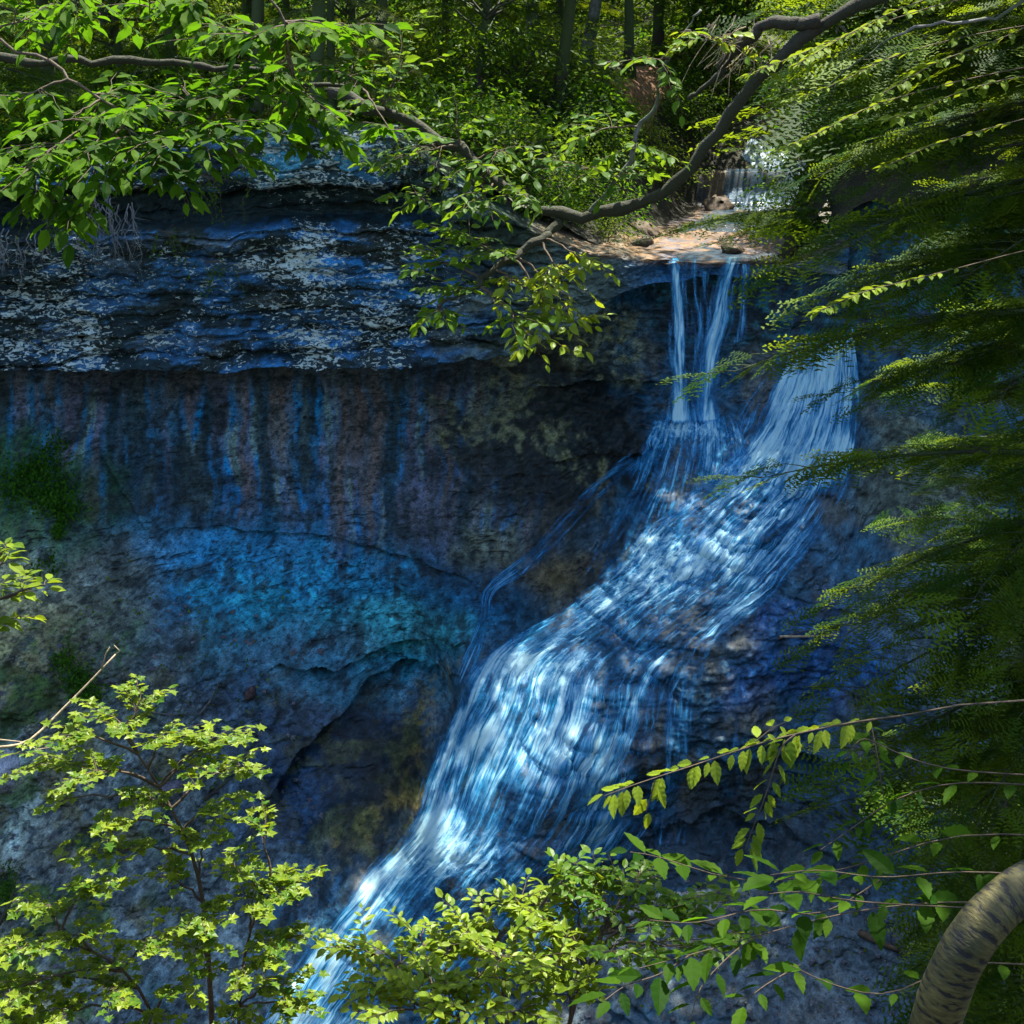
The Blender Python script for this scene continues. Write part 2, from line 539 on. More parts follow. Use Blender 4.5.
def tps_fit(P, v, lam=0.06):
    n = len(P)
    r2 = ((P[:, None] - P[None]) ** 2).sum(-1)
    K = 0.5 * r2 * np.log(r2 + 1e-12) + lam * np.eye(n)
    A = np.zeros((n + 3, n + 3))
    A[:n, :n] = K
    A[:n, n], A[:n, n + 1:] = 1, P
    A[n, :n], A[n + 1:, :n] = 1, P.T
    return np.linalg.solve(A, np.concatenate([v, [0, 0, 0]]))


TPS = tps_fit(cpts[:, [0, 2]], cpts[:, 1])


def tps(x, z):
    sh, x, z = x.shape, x.ravel(), z.ravel()
    out = np.empty(len(x))
    for i in range(0, len(x), 40000):
        X = np.stack([x[i:i + 40000], z[i:i + 40000]], 1)
        r2 = ((X[:, None] - cpts[None][:, :, [0, 2]]) ** 2).sum(-1)
        out[i:i + 40000] = (0.5 * r2 * np.log(r2 + 1e-12)) @ TPS[:-3] + TPS[-3] + X @ TPS[-2:]
    return out.reshape(sh)


def ledge(x, z, pix, Y, amp, h, fade=0.35, jag=0.06, seed=0):
    """rock undercut below a line of the face: hollow under it, easing back down over h"""
    P = np.array([at(a, b, Y) for a, b in pix])
    zl = np.interp(x, P[:, 0], P[:, 2]) + jag * fbm(x * 1.7, 0 * x, 0 * x + seed, 4, 50 + seed)
    m = sstep(P[0, 0] - fade, P[0, 0] + fade, x) * sstep(P[-1, 0] + fade, P[-1, 0] - fade, x)
    d = zl - z
    return m * amp * np.where(d > 0, np.exp(-np.maximum(d, 0) / h) * sstep(0, 0.05, d), -0.25 * np.exp(np.minimum(d, 0) / 0.25))


def cap_tab():
    t = np.array([  # px, front distance, rim row, top row
        (-420, 20.6, 366, 200), (-150, 21.0, 366, 190), (0, 21.6, 366, 185), (150, 21.9, 368, 160), (300, 22.3, 367, 136), (400, 22.6, 365, 140), (450, 22.8, 361, 175),
        (520, 23.3, 349, 225), (580, 23.7, 318, 246), (640, 24.0, 285, 256), (700, 24.0, 277, 259), (790, 23.9, 275, 259), (880, 23.4, 270, 230), (1000, 22.0, 250, 180)], float)
    a = at(t[:, 0], t[:, 2], t[:, 1])
    b = at(t[:, 0], t[:, 3], t[:, 1] + 0.4)
    return a[:, 0], t[:, 1], a[:, 2], b[:, 2]


CX, CY, CR, CT = cap_tab()
NX, NZ = 640, 620
gx = np.linspace(-10.5, 9.0, NX)
gv = np.linspace(0, 1, NZ)
ztop = np.interp(gx, CX, np.minimum(CR + 0.5, np.where(CX > 1.8, CT - 0.12, 99)))
ztop = ztop + sstep(4.9, 6.2, gx) * (13.6 + 0.3 * np.maximum(gx - 6, 0) - ztop)
Z = 0.3 + (ztop[:, None] - 0.3) * gv[None]
X = np.repeat(gx[:, None], NZ, 1)
Ysm = tps(X, Z)
for lg in [
        ([(190, 516), (250, 525), (330, 535), (430, 562), (480, 578)], 23.6, 0.16, 0.30, 0.5, 0.05, 1),
        ([(285, 655), (340, 662), (400, 652), (462, 636)], 22.4, 0.32, 0.40, 0.35, 0.09, 2),
        ([(235, 825), (300, 748), (360, 706), (465, 690)], 21.3, 0.42, 1.0, 0.4, 0.16, 3),
        ([(590, 755), (700, 746), (780, 752), (880, 738)], 20.2, 0.26, 0.5, 0.3, 0.16, 4),
        ([(640, 822), (720, 815), (820, 828)], 19.8, 0.18, 0.5, 0.4, 0.14, 5),
        ([(520, 398), (600, 386), (665, 378)], 24.5, 0.45, 0.45, 0.3, 0.08, 6),
        ([(560, 470), (610, 455), (650, 440)], 24.0, 0.25, 0.35, 0.3, 0.08, 7),
        ([(560, 905), (680, 915), (800, 905), (950, 915)], 18.3, -0.30, 0.6, 0.5, 0.12, 8),
        ([(70, 455), (95, 450), (150, 520)], 23.0, 0.12, 0.4, 0.2, 0.05, 9)]:
    pix, Yl, amp, h, fade, jag, sd = lg
    Ysm = Ysm + ledge(X, Z, pix, Yl, amp, h, fade, jag, sd)
PX, PY = proj(X, Ysm, Z)
# bedding: thin courses of sandstone, rougher on the apron
course = fbm(X * 0.25, Z * 5.5, 0 * X, 4, 20)
rough_m = (0.5 + 0.5 * sstep(430, 620, PX)) * (1 - 0.85 * sstep(520, 680, PY) * sstep(330, 220, PX))
stair = fbm(X * 0.35, 0 * X, Z * 1.1 + 0.25 * X, 3, 41)
stp = ((Z * 1.0 + 0.22 * X + 1.5 * stair ) % 1.0)
Ystep = -0.13 * sstep(-0.25, 0.25, fbm(X * 0.8, 0 * X + 4, Z * 0.8, 3, 43)) * (sstep(0.0, 0.25, stp) * sstep(1.0, 0.25, stp)) * sstep(430, 500, PY) * sstep(0, 90, PX - np.interp(PY, [430, 600, 690, 800, 1000], [640, 520, 455, 410, 270])) * (1 - 0.65 * sstep(0, 80, PX - np.interp(PY, [480, 600, 700, 850], [800, 740, 650, 620])))
Yr = Ysm + Ystep - 0.16 * fbm(X * 0.7, Ysm * 0.7, Z * 0.7, 4, 30) - rough_m * (0.10 * fbm(X * 2.2, Ysm * 2.2, Z * 3.0, 5, 40) + 0.05 * course) \
    - 0.022 * fbm(X * 9, Ysm * 9, Z * 12, 3, 60) \
    - sstep(600, 720, PY) * sstep(330, 200, PX) * (0.16 * fbm(X * 1.5, Ysm * 1.5, Z * 1.5, 5, 61) + 0.05 * np.abs(fbm(X * 5, Ysm * 5, Z * 5, 3, 62)))
# a thin crack net on the steep wall
wall_m = sstep(640, 560, PY)
bl = np.abs(fbm(X * 0.30 + 2, 0 * X, Z * 2.4, 5, 78))
bl2 = np.abs(fbm(X * 0.8 + 5, 0 * X, Z * 3.1, 5, 79))
groove = np.maximum(sstep(0.030, 0.0, bl), 0.6 * sstep(0.03, 0.0, bl2)) * sstep(-0.3, 0.1, fbm(X * 0.5, 0 * X, Z, 3, 74)) * np.maximum(wall_m, sstep(250, 330, PX)) * (1 - 0.7 * sstep(640, 720, PY))
Yr = Yr + 0.07 * groove * sstep(0.0, 1.0, (PX < 660) * 1.0)
ck = np.abs(fbm(X * 0.9, Ysm * 0.9, Z * 1.5, 4, 77))
Yr = Yr + 0.05 * sstep(0.03, 0.0, ck) * wall_m


def blob(cx, cy, rx, ry, warp=30, soft=0.45, seed=0):
    wx = warp * fbm(X * 1.4 + 9.1 * seed, Z * 1.4, 0 * X + 3.3, 4, 90 + seed)
    wy = warp * fbm(X * 1.4, Z * 1.4 + 5.7 * seed, 0 * X + 8.8, 4, 95 + seed)
    r = np.sqrt(((PX + wx - cx) / rx) ** 2 + ((PY + wy - cy) / ry) ** 2)
    return sstep(1 + soft, 1 - soft, r)


def blend(col, c, m):
    return col + (np.asarray(c, float) - col) * m[..., None]


n_lo = fbm(X * 0.8, Ysm * 0.5, Z * 0.8, 5, 5)
n_hi = fbm(X * 5, Ysm * 3, Z * 5, 4, 6)
strk = fbm(X * 2.6 + 0.30 * n_lo, 0 * X, Z * 0.22, 6, 7)
strk2 = fbm(X * 4.0 + 0.4 * n_lo, 0 * X + 4, Z * 0.40, 6, 8)
col = np.zeros(X.shape + (3,)) + np.array([0.016, 0.080, 0.19])                     # blue wash: sky-light and grading tint put into the rock colour
wall = sstep(600, 520, PY) * sstep(620, 520, PX)
strk3 = fbm(X * 1.3 + 0.3 * n_lo, 0 * X + 9, Z * 0.15, 5, 9)
col = blend(col, (0.036, 0.085, 0.17), wall * 0.85)                                 # slate under the runs
col = blend(col, (0.012, 0.14, 0.40), wall * sstep(-0.16, 0.26, strk2) * 0.9)      # cobalt runs
col = blend(col, (0.115, 0.085, 0.13), wall * sstep(-0.06, 0.30, strk) * 0.85)         # purple mineral runs
col = blend(col, (0.15, 0.085, 0.055), wall * sstep(0.05, 0.34, strk3) * 0.5)      # rust
col = blend(col, (0.16, 0.19, 0.20), wall * sstep(0.24, 0.36, strk2 * 0.7 - strk * 0.6) * 0.8)
col = blend(col, (0.016, 0.024, 0.036), wall * sstep(-0.05, -0.28, strk + 0.3 * strk3) * 0.8)     # near-black runs
col = blend(col, (0.016, 0.026, 0.038), wall * sstep(-0.10, -0.30, strk3) * 0.7)
col = blend(col, (0.030, 0.030, 0.038), sstep(410, 372, PY) * sstep(640, 560, PX) * 0.8)                 # shade under the overhang, painted dark on the wall
col = blend(col, (0.032, 0.15, 0.34), blob(190, 545, 130, 26, 22, 0.5, 1) * 0.9)
col = blend(col, (0.025, 0.15, 0.30), blob(300, 590, 120, 45, 40, 0.6, 2) * (0.5 + 0.5 * sstep(-.2, .2, n_hi)))
col = blend(col, (0.05, 0.22, 0.32), blob(400, 632, 75, 34, 24, 0.5, 3) * 0.95)
col = blend(col, (0.03, 0.18, 0.30), blob(250, 640, 70, 45, 40, 0.6, 4) * 0.7)
col = blend(col, (0.015, 0.21, 0.36), blob(360, 680, 90, 22, 24, 0.5, 5) * 0.7)
col = blend(col, (0.03, 0.035, 0.045), blob(110, 590, 36, 55, 30, 0.5, 6) * 0.8)
col = blend(col, (0.07, 0.06, 0.10), blob(270, 715, 150, 80, 50, 0.5, 7) * 0.55)
# left slope: grey-brown scree
col = blend(col, (0.17, 0.165, 0.165), sstep(210, 60, PX + 60 * n_lo + 0.12 * (PY - 700)) * sstep(480, 640, PY))
col = blend(col, (0.30, 0.24, 0.17), sstep(95, 0, PX + 40 * n_lo) * sstep(480, 580, PY) * 0.85)  # sunlight on the far left edge, put into the scree colour
col = blend(col, (0.14, 0.145, 0.175), blob(120, 860, 190, 170, 50, 0.4, 8) * 0.85)
col = blend(col, (0.20, 0.15, 0.08), blob(20, 640, 50, 60, 30, 0.5, 9) * 0.6)
col = blend(col, (0.30, 0.34, 0.38), blob(8, 790, 28, 60, 14, 0.4, 10) * 0.9)
# brown wet rock between the alcove and the falls
br = blob(560, 440, 110, 95, 50, 0.4, 11)
col = blend(col, (0.016, 0.015, 0.014), br * 0.95)
col = blend(col, (0.11, 0.095, 0.065), br * sstep(0.18, 0.42, n_lo + 0.5 * n_hi) * 0.85)
col = blend(col, (0.13, 0.12, 0.09), blob(610, 340, 60, 34, 22, 0.5, 12) * (0.4 + 0.6 * sstep(-.2, .25, n_hi)))
col = blend(col, (0.15, 0.14, 0.11), blob(490, 550, 35, 22, 20, 0.5, 13) * 0.8)
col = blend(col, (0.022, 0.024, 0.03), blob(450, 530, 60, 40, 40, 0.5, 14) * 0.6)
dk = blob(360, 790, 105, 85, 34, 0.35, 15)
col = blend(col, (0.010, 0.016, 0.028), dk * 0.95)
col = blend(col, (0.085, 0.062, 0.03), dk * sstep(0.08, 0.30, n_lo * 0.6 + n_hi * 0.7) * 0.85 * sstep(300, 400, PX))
col = blend(col, (0.018, 0.05, 0.14), blob(285, 800, 50, 60, 30, 0.5, 16) * 0.6)
# apron
ap = sstep(-0.3, 0.3, (PX - np.interp(PY, [250, 430, 600, 690, 800, 1000], [640, 640, 520, 455, 410, 270])) / 60)
col = blend(col, (0.026, 0.055, 0.105), ap * 0.85 * (1 - br))
col = blend(col, (0.060, 0.042, 0.030), ap * sstep(0.0, 0.35, n_lo) * 0.7)
col = blend(col, (0.16, 0.085, 0.025), blob(560, 575, 38, 22, 18, 0.5, 17) * 0.8)
col = blend(col, (0.20, 0.12, 0.05), blob(412, 795, 20, 13, 10, 0.5, 18) * 0.9)
col = blend(col, (0.05, 0.04, 0.035), blob(555, 560, 90, 45, 30, 0.5, 19) * 0.6)
col = blend(col, (0.018, 0.06, 0.20), blob(830, 660, 80, 50, 40, 0.5, 20) * 0.8)
col = blend(col, (0.060, 0.070, 0.105), blob(760, 960, 230, 75, 40, 0.4, 21) * 0.9)
col = blend(col, (0.020, 0.030, 0.050), blob(760, 840, 160, 62, 36, 0.4, 22) * 0.85)
col = blend(col, (0.09, 0.10, 0.13), blob(930, 620, 60, 130, 40, 0.5, 23) * 0.6)
col = blend(col, (0.10, 0.09, 0.07), blob(900, 470, 55, 60, 30, 0.5, 24) * 0.7)
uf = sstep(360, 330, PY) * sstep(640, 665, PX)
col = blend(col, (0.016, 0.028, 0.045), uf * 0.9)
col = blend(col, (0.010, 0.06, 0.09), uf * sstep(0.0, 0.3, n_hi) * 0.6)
le_ = np.interp(PY, [600, 690, 800, 900], [530, 462, 415, 340])
col = blend(col, (0.10, 0.066, 0.028), np.exp(-((PX - le_ + 26 + 18 * n_lo) / 22) ** 2) * sstep(620, 680, PY) * sstep(930, 860, PY) * (0.35 + 0.65 * sstep(-.1, .25, n_hi)) * 0.85)
col = blend(col, (0.075, 0.070, 0.030), dk * sstep(0.05, 0.3, fbm(X * 1.8, Ysm * 1.8, Z * 3, 4, 76)) * 0.5)
# green films and dark speckle
col = blend(col, (0.03, 0.06, 0.015), blob(60, 660, 70, 50, 34, 0.5, 25) * sstep(-.1, .3, n_hi) * 0.8)
col = blend(col, (0.02, 0.05, 0.012), blob(25, 500, 90, 60, 30, 0.4, 26) * 0.8)
col = blend(col, (0.018, 0.022, 0.028), sstep(0.22, 0.38, fbm(X * 3.2, Z * 3.2, 0 * X, 5, 70)) * 0.7 * (1 - ap))
sc = sstep(600, 700, PY) * sstep(330, 200, PX)
grit = fbm(X * 7, Ysm * 7, Z * 7, 4, 71)
col = blend(col, (0.035, 0.045, 0.07), sc * sstep(0.02, 0.35, grit) * 0.8)
col = blend(col, (0.10, 0.08, 0.05), sc * sstep(0.15, 0.40, fbm(X * 1.2, Ysm * 1.2, Z * 1.2, 4, 72)) * 0.7)
col = blend(col, (0.03, 0.055, 0.012), sc * sstep(0.10, 0.35, fbm(X * 1.6 + 7, Ysm * 1.6, Z * 1.6, 4, 73)) * sstep(230, 60, PX) * 0.8)
col = col * (1 + (0.7 - 0.45 * wall[..., None]) * n_hi[..., None]) * (1 + 0.5 * n_lo[..., None]) * (1 + 0.3 * grit[..., None])
col = blend(col, (0.006, 0.008, 0.012), groove * 0.75 * (PX < 660))
pit = fbm(X * 14, Ysm * 14, Z * 14, 3, 75)
col = blend(col, (0.008, 0.012, 0.018), sstep(0.30, 0.45, pit) * 0.7)
col = col * np.array([1.0, 1.28, 1.05]) * 1.12
lum = col.mean(-1, keepdims=True)
col = np.clip((lum + 1.08 * (col - lum)) * (1 + 0.2 * wall[..., None]), 0.003, 0.6)
wet = np.clip(0.85 * ap + 0.7 * br + 0.8 * dk + 0.5 * wall * sstep(0, .2, strk2) + 0.15, 0, 1)
lich = -0.6 + 0.55 * blob(30, 800, 50, 110, 30, 0.5, 27)
verts = np.stack([X, Yr, Z], -1).reshape(-1, 3)
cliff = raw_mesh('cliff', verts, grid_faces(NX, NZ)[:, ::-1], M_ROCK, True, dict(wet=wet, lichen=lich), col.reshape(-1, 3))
tag(cliff, kind='structure')

dx, dv = gx[1] - gx[0], gv[1]


def cliff_y(x, z, arr=None):
    """distance of the rock face at world x, z"""
    arr = Yr if arr is None else arr
    x, z = np.asarray(x, float), np.asarray(z, float)
    i = np.clip((x - gx[0]) / dx, 0, NX - 1.001)
    zt = np.interp(x, gx, ztop)
    j = np.clip((z - 0.3) / (zt - 0.3) / dv, 0, NZ - 1.001)
    i0, j0 = i.astype(int), j.astype(int)
    a, b = i - i0, j - j0
    return (arr[i0, j0] * (1 - a) + arr[i0 + 1, j0] * a) * (1 - b) + (arr[i0, j0 + 1] * (1 - a) + arr[i0 + 1, j0 + 1] * a) * b


def on_cliff(px, py, arr=None):
    """where the line of sight through a place of the photograph meets the rock"""
    px, py = np.broadcast_arrays(np.asarray(px, float), np.asarray(py, float))
    Ys = np.linspace(11, 26, 400)
    lo = np.full(px.shape, 11.0)
    found = np.zeros(px.shape, bool)
    hi = np.full(px.shape, 26.0)
    for a, b in zip(Ys[:-1], Ys[1:]):
        p = at(px, py, b)
        hit = (~found) & (b >= cliff_y(p[..., 0], p[..., 2], arr)) & (p[..., 2] < np.interp(p[..., 0], gx, ztop) + 0.15)
        lo, hi, found = np.where(hit, a, lo), np.where(hit, b, hi), found | hit
    for _ in range(12):
        mid = (lo + hi) / 2
        p = at(px, py, mid)
        ins = mid >= cliff_y(p[..., 0], p[..., 2], arr)
        hi, lo = np.where(ins, mid, hi), np.where(ins, lo, mid)
    return at(px, py, hi)


# ------------------------------------------------------------------ the caprock: ledges of sandstone that overhang the alcove
NXc, NVc = 640, 240
cx_ = np.linspace(-10.5, 5.6, NXc)
zr = np.interp(cx_, CX, CR) + 0.05 * fbm(cx_ * 1.3, 0 * cx_, 0 * cx_, 4, 3)
zt_ = np.interp(cx_, CX, CT) + 0.05 * fbm(cx_ * 0.9, 0 * cx_ + 2, 0 * cx_, 4, 4)
yf = np.interp(cx_, CX, CY)
# rows: underside (going in), face, top (going in)
und = np.linspace(3.2, 0.0, 24)[:-1]
fac = np.linspace(0, 1, NVc - 24 - 22)
top = np.linspace(0, 2.4, 24)[1:]
Xc = np.repeat(cx_[:, None], len(und) + len(fac) + len(top), 1)
Zc = np.concatenate([zr[:, None] + 0.22 * und[None] * 0, zr[:, None] + (zt_ - zr)[:, None] * fac[None], zt_[:, None] + 0.05 * top[None]], 1)
Zc[:, :len(und)] += 0.12 * und[None]
inset = np.concatenate([und, 0 * fac, top])[None] + 0 * Xc
Yc = yf[:, None] + inset
tall = sstep(0.8, 1.8, zt_ - zr)[:, None]
# courses of different hardness
cz = Zc + 0.16 * fbm(Xc * 0.45, 0 * Xc, 0 * Xc + 1, 4, 12) + 0.06 * fbm(Xc * 2.2, Zc * 2.2, 0 * Xc + 1, 3, 112)
lay = np.floor(cz / 0.31 + 0.8 * perlin(Xc * 0.12, np.floor(cz / 0.31) * 3.7, 0 * Xc, 13))
fr = (cz / 0.31) % 1.0
off = 0.22 * perlin(Xc * 0.35, lay * 5.3 + 0.5, 0 * Xc, 14) + 0.10 * perlin(Xc * 1.6, lay * 7.1 + 0.3, 0 * Xc, 15)
seam = sstep(0.14, 0.0, np.minimum(fr, 1 - fr))
face_m = (inset < 0.01).astype(float)
fm = np.where(inset < 0.01, 1, np.exp(-inset / 0.3))
d_ = off * tall + 0.10 * seam * tall
band = sstep(12.42, 12.60, cz) * sstep(13.12, 12.98, cz) * sstep(-0.9, -1.6, Xc)
d_ = d_ + band * 0.75 + sstep(12.9, 13.1, cz) * 0.25 * sstep(-0.9, -1.6, Xc)
d_ = d_ - 0.25 * sstep(0.25, 0.0, (Zc - zr[:, None])) * tall * face_m                      # a proud bottom course
d_ = d_ - 0.20 * fbm(Xc * 0.6, Yc * 0.6, Zc * 0.6, 4, 16) - 0.16 * fbm(Xc * 1.9, Yc * 1.9, Zc * 3.2, 5, 17) - 0.02 * fbm(Xc * 10, Yc * 10, Zc * 14, 3, 18)
Yc = Yc + d_ * (0.25 + 0.75 * fm)
Zc = Zc + 0.05 * fbm(Xc * 1.8, Yc * 1.8, Zc * 1.8, 4, 19)
PXc, PYc = proj(Xc, Yc, Zc)
nlo = fbm(Xc * 0.7, 0 * Xc, Zc * 1.6, 5, 25)
nhi = fbm(Xc * 4, Yc * 4, Zc * 9, 4, 26)
colc = np.zeros(Xc.shape + (3,)) + np.array([0.022, 0.075, 0.18])
colc = blend(colc, (0.06, 0.06, 0.075), sstep(0.0, 0.4, nlo))
colc = blend(colc, (0.016, 0.12, 0.32), sstep(0.05, 0.3, fbm(Xc * 1.2, 0 * Xc, Zc * 6, 4, 27)) * sstep(200, 330, PXc) * sstep(500, 420, PXc) * 0.8)
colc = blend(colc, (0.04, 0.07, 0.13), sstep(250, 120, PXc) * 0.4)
colc = blend(colc, (0.11, 0.10, 0.075), sstep(430, 540, PXc + 40 * nlo) * sstep(660, 600, PXc) * 0.8)
colc = blend(colc, (0.07, 0.20, 0.26), sstep(220, 170, PYc) * sstep(230, 270, PXc) * sstep(400, 330, PXc) * 0.6)
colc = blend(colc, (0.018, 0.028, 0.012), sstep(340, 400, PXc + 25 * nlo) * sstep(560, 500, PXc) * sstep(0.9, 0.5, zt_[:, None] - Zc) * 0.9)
# black moss fills seams and the deep band
blk = np.clip(sstep(-0.18, 0.04, fbm(Xc * 0.75, 0 * Xc + 5, Zc * 2.0, 6, 28, 0.68)) * 0.95 + band * 1.0 + 0.5 * seam * tall, 0, 1) * (1 - 0.6 * sstep(480, 560, PXc))
colc = blend(colc, (0.009, 0.012, 0.007), blk * 0.92)
colc = blend(colc, (0.012, 0.010, 0.010), sstep(0.05, 0.6, np.where(np.arange(Xc.shape[1])[None] < len(und), inset, 0)) * 0.8)  # underside painted darker inward, the shade below the overhang
colc = np.clip(colc * np.array([0.9, 1.3, 1.15]) * (1 + 0.5 * nhi[..., None]), 0.004, 0.6)
colc = blend(colc, (0.17, 0.10, 0.05), sstep(520, 560, PXc) * sstep(0.12, 0.0, zt_[:, None] - Zc) * (0.5 + 0.5 * sstep(-.2, .2, nhi)) * 0.95)
lichc = 0.34 * np.exp(-((PXc - 70) / 90) ** 2) + 0.30 * sstep(200, 260, PXc) * sstep(470, 400, PXc) + 0.06 + 0.42 * fbm(Xc * 1.1 + 3, 0 * Xc, Zc * 1.8, 5, 29) - 0.9 * sstep(480, 540, PXc) - 0.8 * (np.arange(Xc.shape[1])[None] < len(und))
lichc = np.where(band > 0.3, lichc - 0.35, lichc)
wetc = 0.2 + 0.6 * sstep(560, 640, PXc)
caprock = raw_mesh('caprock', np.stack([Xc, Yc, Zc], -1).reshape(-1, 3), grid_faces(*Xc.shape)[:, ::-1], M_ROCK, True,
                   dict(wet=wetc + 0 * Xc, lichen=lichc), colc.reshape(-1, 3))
tag(caprock, kind='structure')

# ------------------------------------------------------------------ hillside above the rim, cut by the stream


def stream_x(Y):
    return np.interp(Y, [23, 25, 28, 32, 34, 40, 60], [3.4, 3.5, 4.0, 5.2, 5.9, 7.2, 10])


def bed_z(Y):
    return np.interp(Y, [23, 24, 28, 31.6, 32.2, 32.5, 33.4, 36, 60], [11.68, 11.70, 11.74, 11.80, 11.86, 12.5, 13.25, 13.6, 16.5])


def hill_z(x, Y):
    d = x - stream_x(Y)
    left = 13.45 + 0.13 * (Y - 24) + 0.02 * np.maximum(Y - 38, 0) ** 1.3
    right = 13.2 + 0.22 * (Y - 22) + 0.5 * np.maximum(x - 6.5, 0)
    bank = np.where(d < 0, left, right)
    wl = np.interp(Y, [23, 26, 30, 36], [4.6, 4.0, 2.6, 2.0])
    m = np.where(d < 0, sstep(1.0, wl + 0.8, -d), sstep(1.0, 2.6, d))
    z = bed_z(Y) + (bank - bed_z(Y)) * m
    return z + m * (0.16 * fbm(x * 0.5, Y * 0.5, 0 * x, 4, 33)) + 0.05 * fbm(x * 1.6, Y * 1.6, 0 * x, 4, 34)


hx = np.concatenate([np.linspace(-40, -12, 30)[:-1], np.linspace(-12, 14, 210), np.linspace(14, 45, 30)[1:]])
hy = np.concatenate([np.linspace(0, 1, 130) ** 1.3 * 22, np.linspace(22, 60, 40)[1:]])
HX, HT = np.meshgrid(hx, hy, indexing='ij')
front = np.interp(hx, np.concatenate([CX, [9, 45]]), np.concatenate([CY + np.where(CX < 2, 0.9, 0.30), [20.5, 14]]))[:, None]
front = np.where(hx[:, None] < CX[0], CY[0] + 0.9 + (hx[:, None] - CX[0]) * 0.3, front)
HY = front + HT
HZ = hill_z(HX, HY) - np.where(HX > 5.4, 0.8 * np.exp(-HT / 0.4), 0)
tag(raw_mesh('hillside', np.stack([HX, HY, HZ], -1).reshape(-1, 3), grid_faces(*HX.shape), M_SOIL, True), kind='structure')


def on_hill(px, py):
    Ys = np.linspace(24, 60, 900)
    p = at(px, py, Ys)
    below = p[:, 2] <= hill_z(p[:, 0], Ys)
    return p[np.argmax(below)] if below.any() else p[300]


# the trodden path: a sheet that follows the hillside
pc = np.array([on_hill(a, b) for a, b in [(624, 100), (632, 92), (644, 84), (654, 76), (640, 68)]])
pc = pc[np.argsort(pc[:, 1])]
tt = np.linspace(0, 1, 40)
pcx, pcy = (np.interp(tt, np.linspace(0, 1, len(pc)), pc[:, i]) for i in (0, 1))
sx = np.linspace(-0.5, 0.5, 14)
GX = pcx[:, None] + sx[None] * (1 + 0.25 * fbm(pcy * 0.8, 0 * pcy, 0 * pcy, 3, 3))[:, None]
GY = pcy[:, None] + 0 * GX
path = raw_mesh('path', np.stack([GX, GY, hill_z(GX, GY) + 0.03], -1).reshape(-1, 3), grid_faces(*GX.shape), M_PATH, True)
tag(path, kind='structure')

# stream bed rock sheet between cascade and lip, with a film of water over it
sy = np.linspace(23.9, 32.6, 120)
su_ = np.linspace(-2.3, 1.5, 60)
BX = stream_x(sy)[:, None] + su_[None] * np.interp(sy, [23.9, 27, 32.6], [1.05, 1.0, 0.8])[:, None]
BY = sy[:, None] + 0 * BX
BZ = bed_z(BY) + 0.035 + 0.05 * fbm(BX * 1.2, BY * 0.5, 0 * BX, 5, 44) + 0.05 * sstep(-1.3, -2.2, su_)[None]
cb = np.zeros(BX.shape + (3,)) + np.array([0.13, 0.085, 0.05])
cb = blend(cb, (0.05, 0.045, 0.05), sstep(0, .35, fbm(BX * 1.3, BY * 0.8, 0 * BX, 4, 45)))
tag(raw_mesh('stream_bed', np.stack([BX, BY, BZ], -1).reshape(-1, 3), grid_faces(*BX.shape), M_ROCK, True,
             dict(wet=np.full(BX.shape, 0.7), lichen=np.full(BX.shape, -0.8)), cb.reshape(-1, 3)), kind='structure')

# ground below the viewpoint: a steep bank falling to the ravine floor
fx = np.linspace(-22, 20, 120)
fy = np.concatenate([np.linspace(-14, 15, 120), np.linspace(15, 24, 20)[1:]])
FX, FY = np.meshgrid(fx, fy, indexing='ij')
FZ = np.where(FY < 0, 13.2 + 0.05 * FY, np.maximum(13.2 - 1.02 * FY, 0.9)) + 0.2 * fbm(FX * 0.6, FY * 0.6, 0 * FX, 4, 55)
tag(raw_mesh('ground', np.stack([FX, FY, FZ], -1).reshape(-1, 3), grid_faces(*FX.shape), M_SOIL, True), kind='structure')


def ground_z(x, y):
    return float(13.2 + 0.05 * y if y < 0 else max(13.2 - 1.02 * y, 0.9)) - 0.15


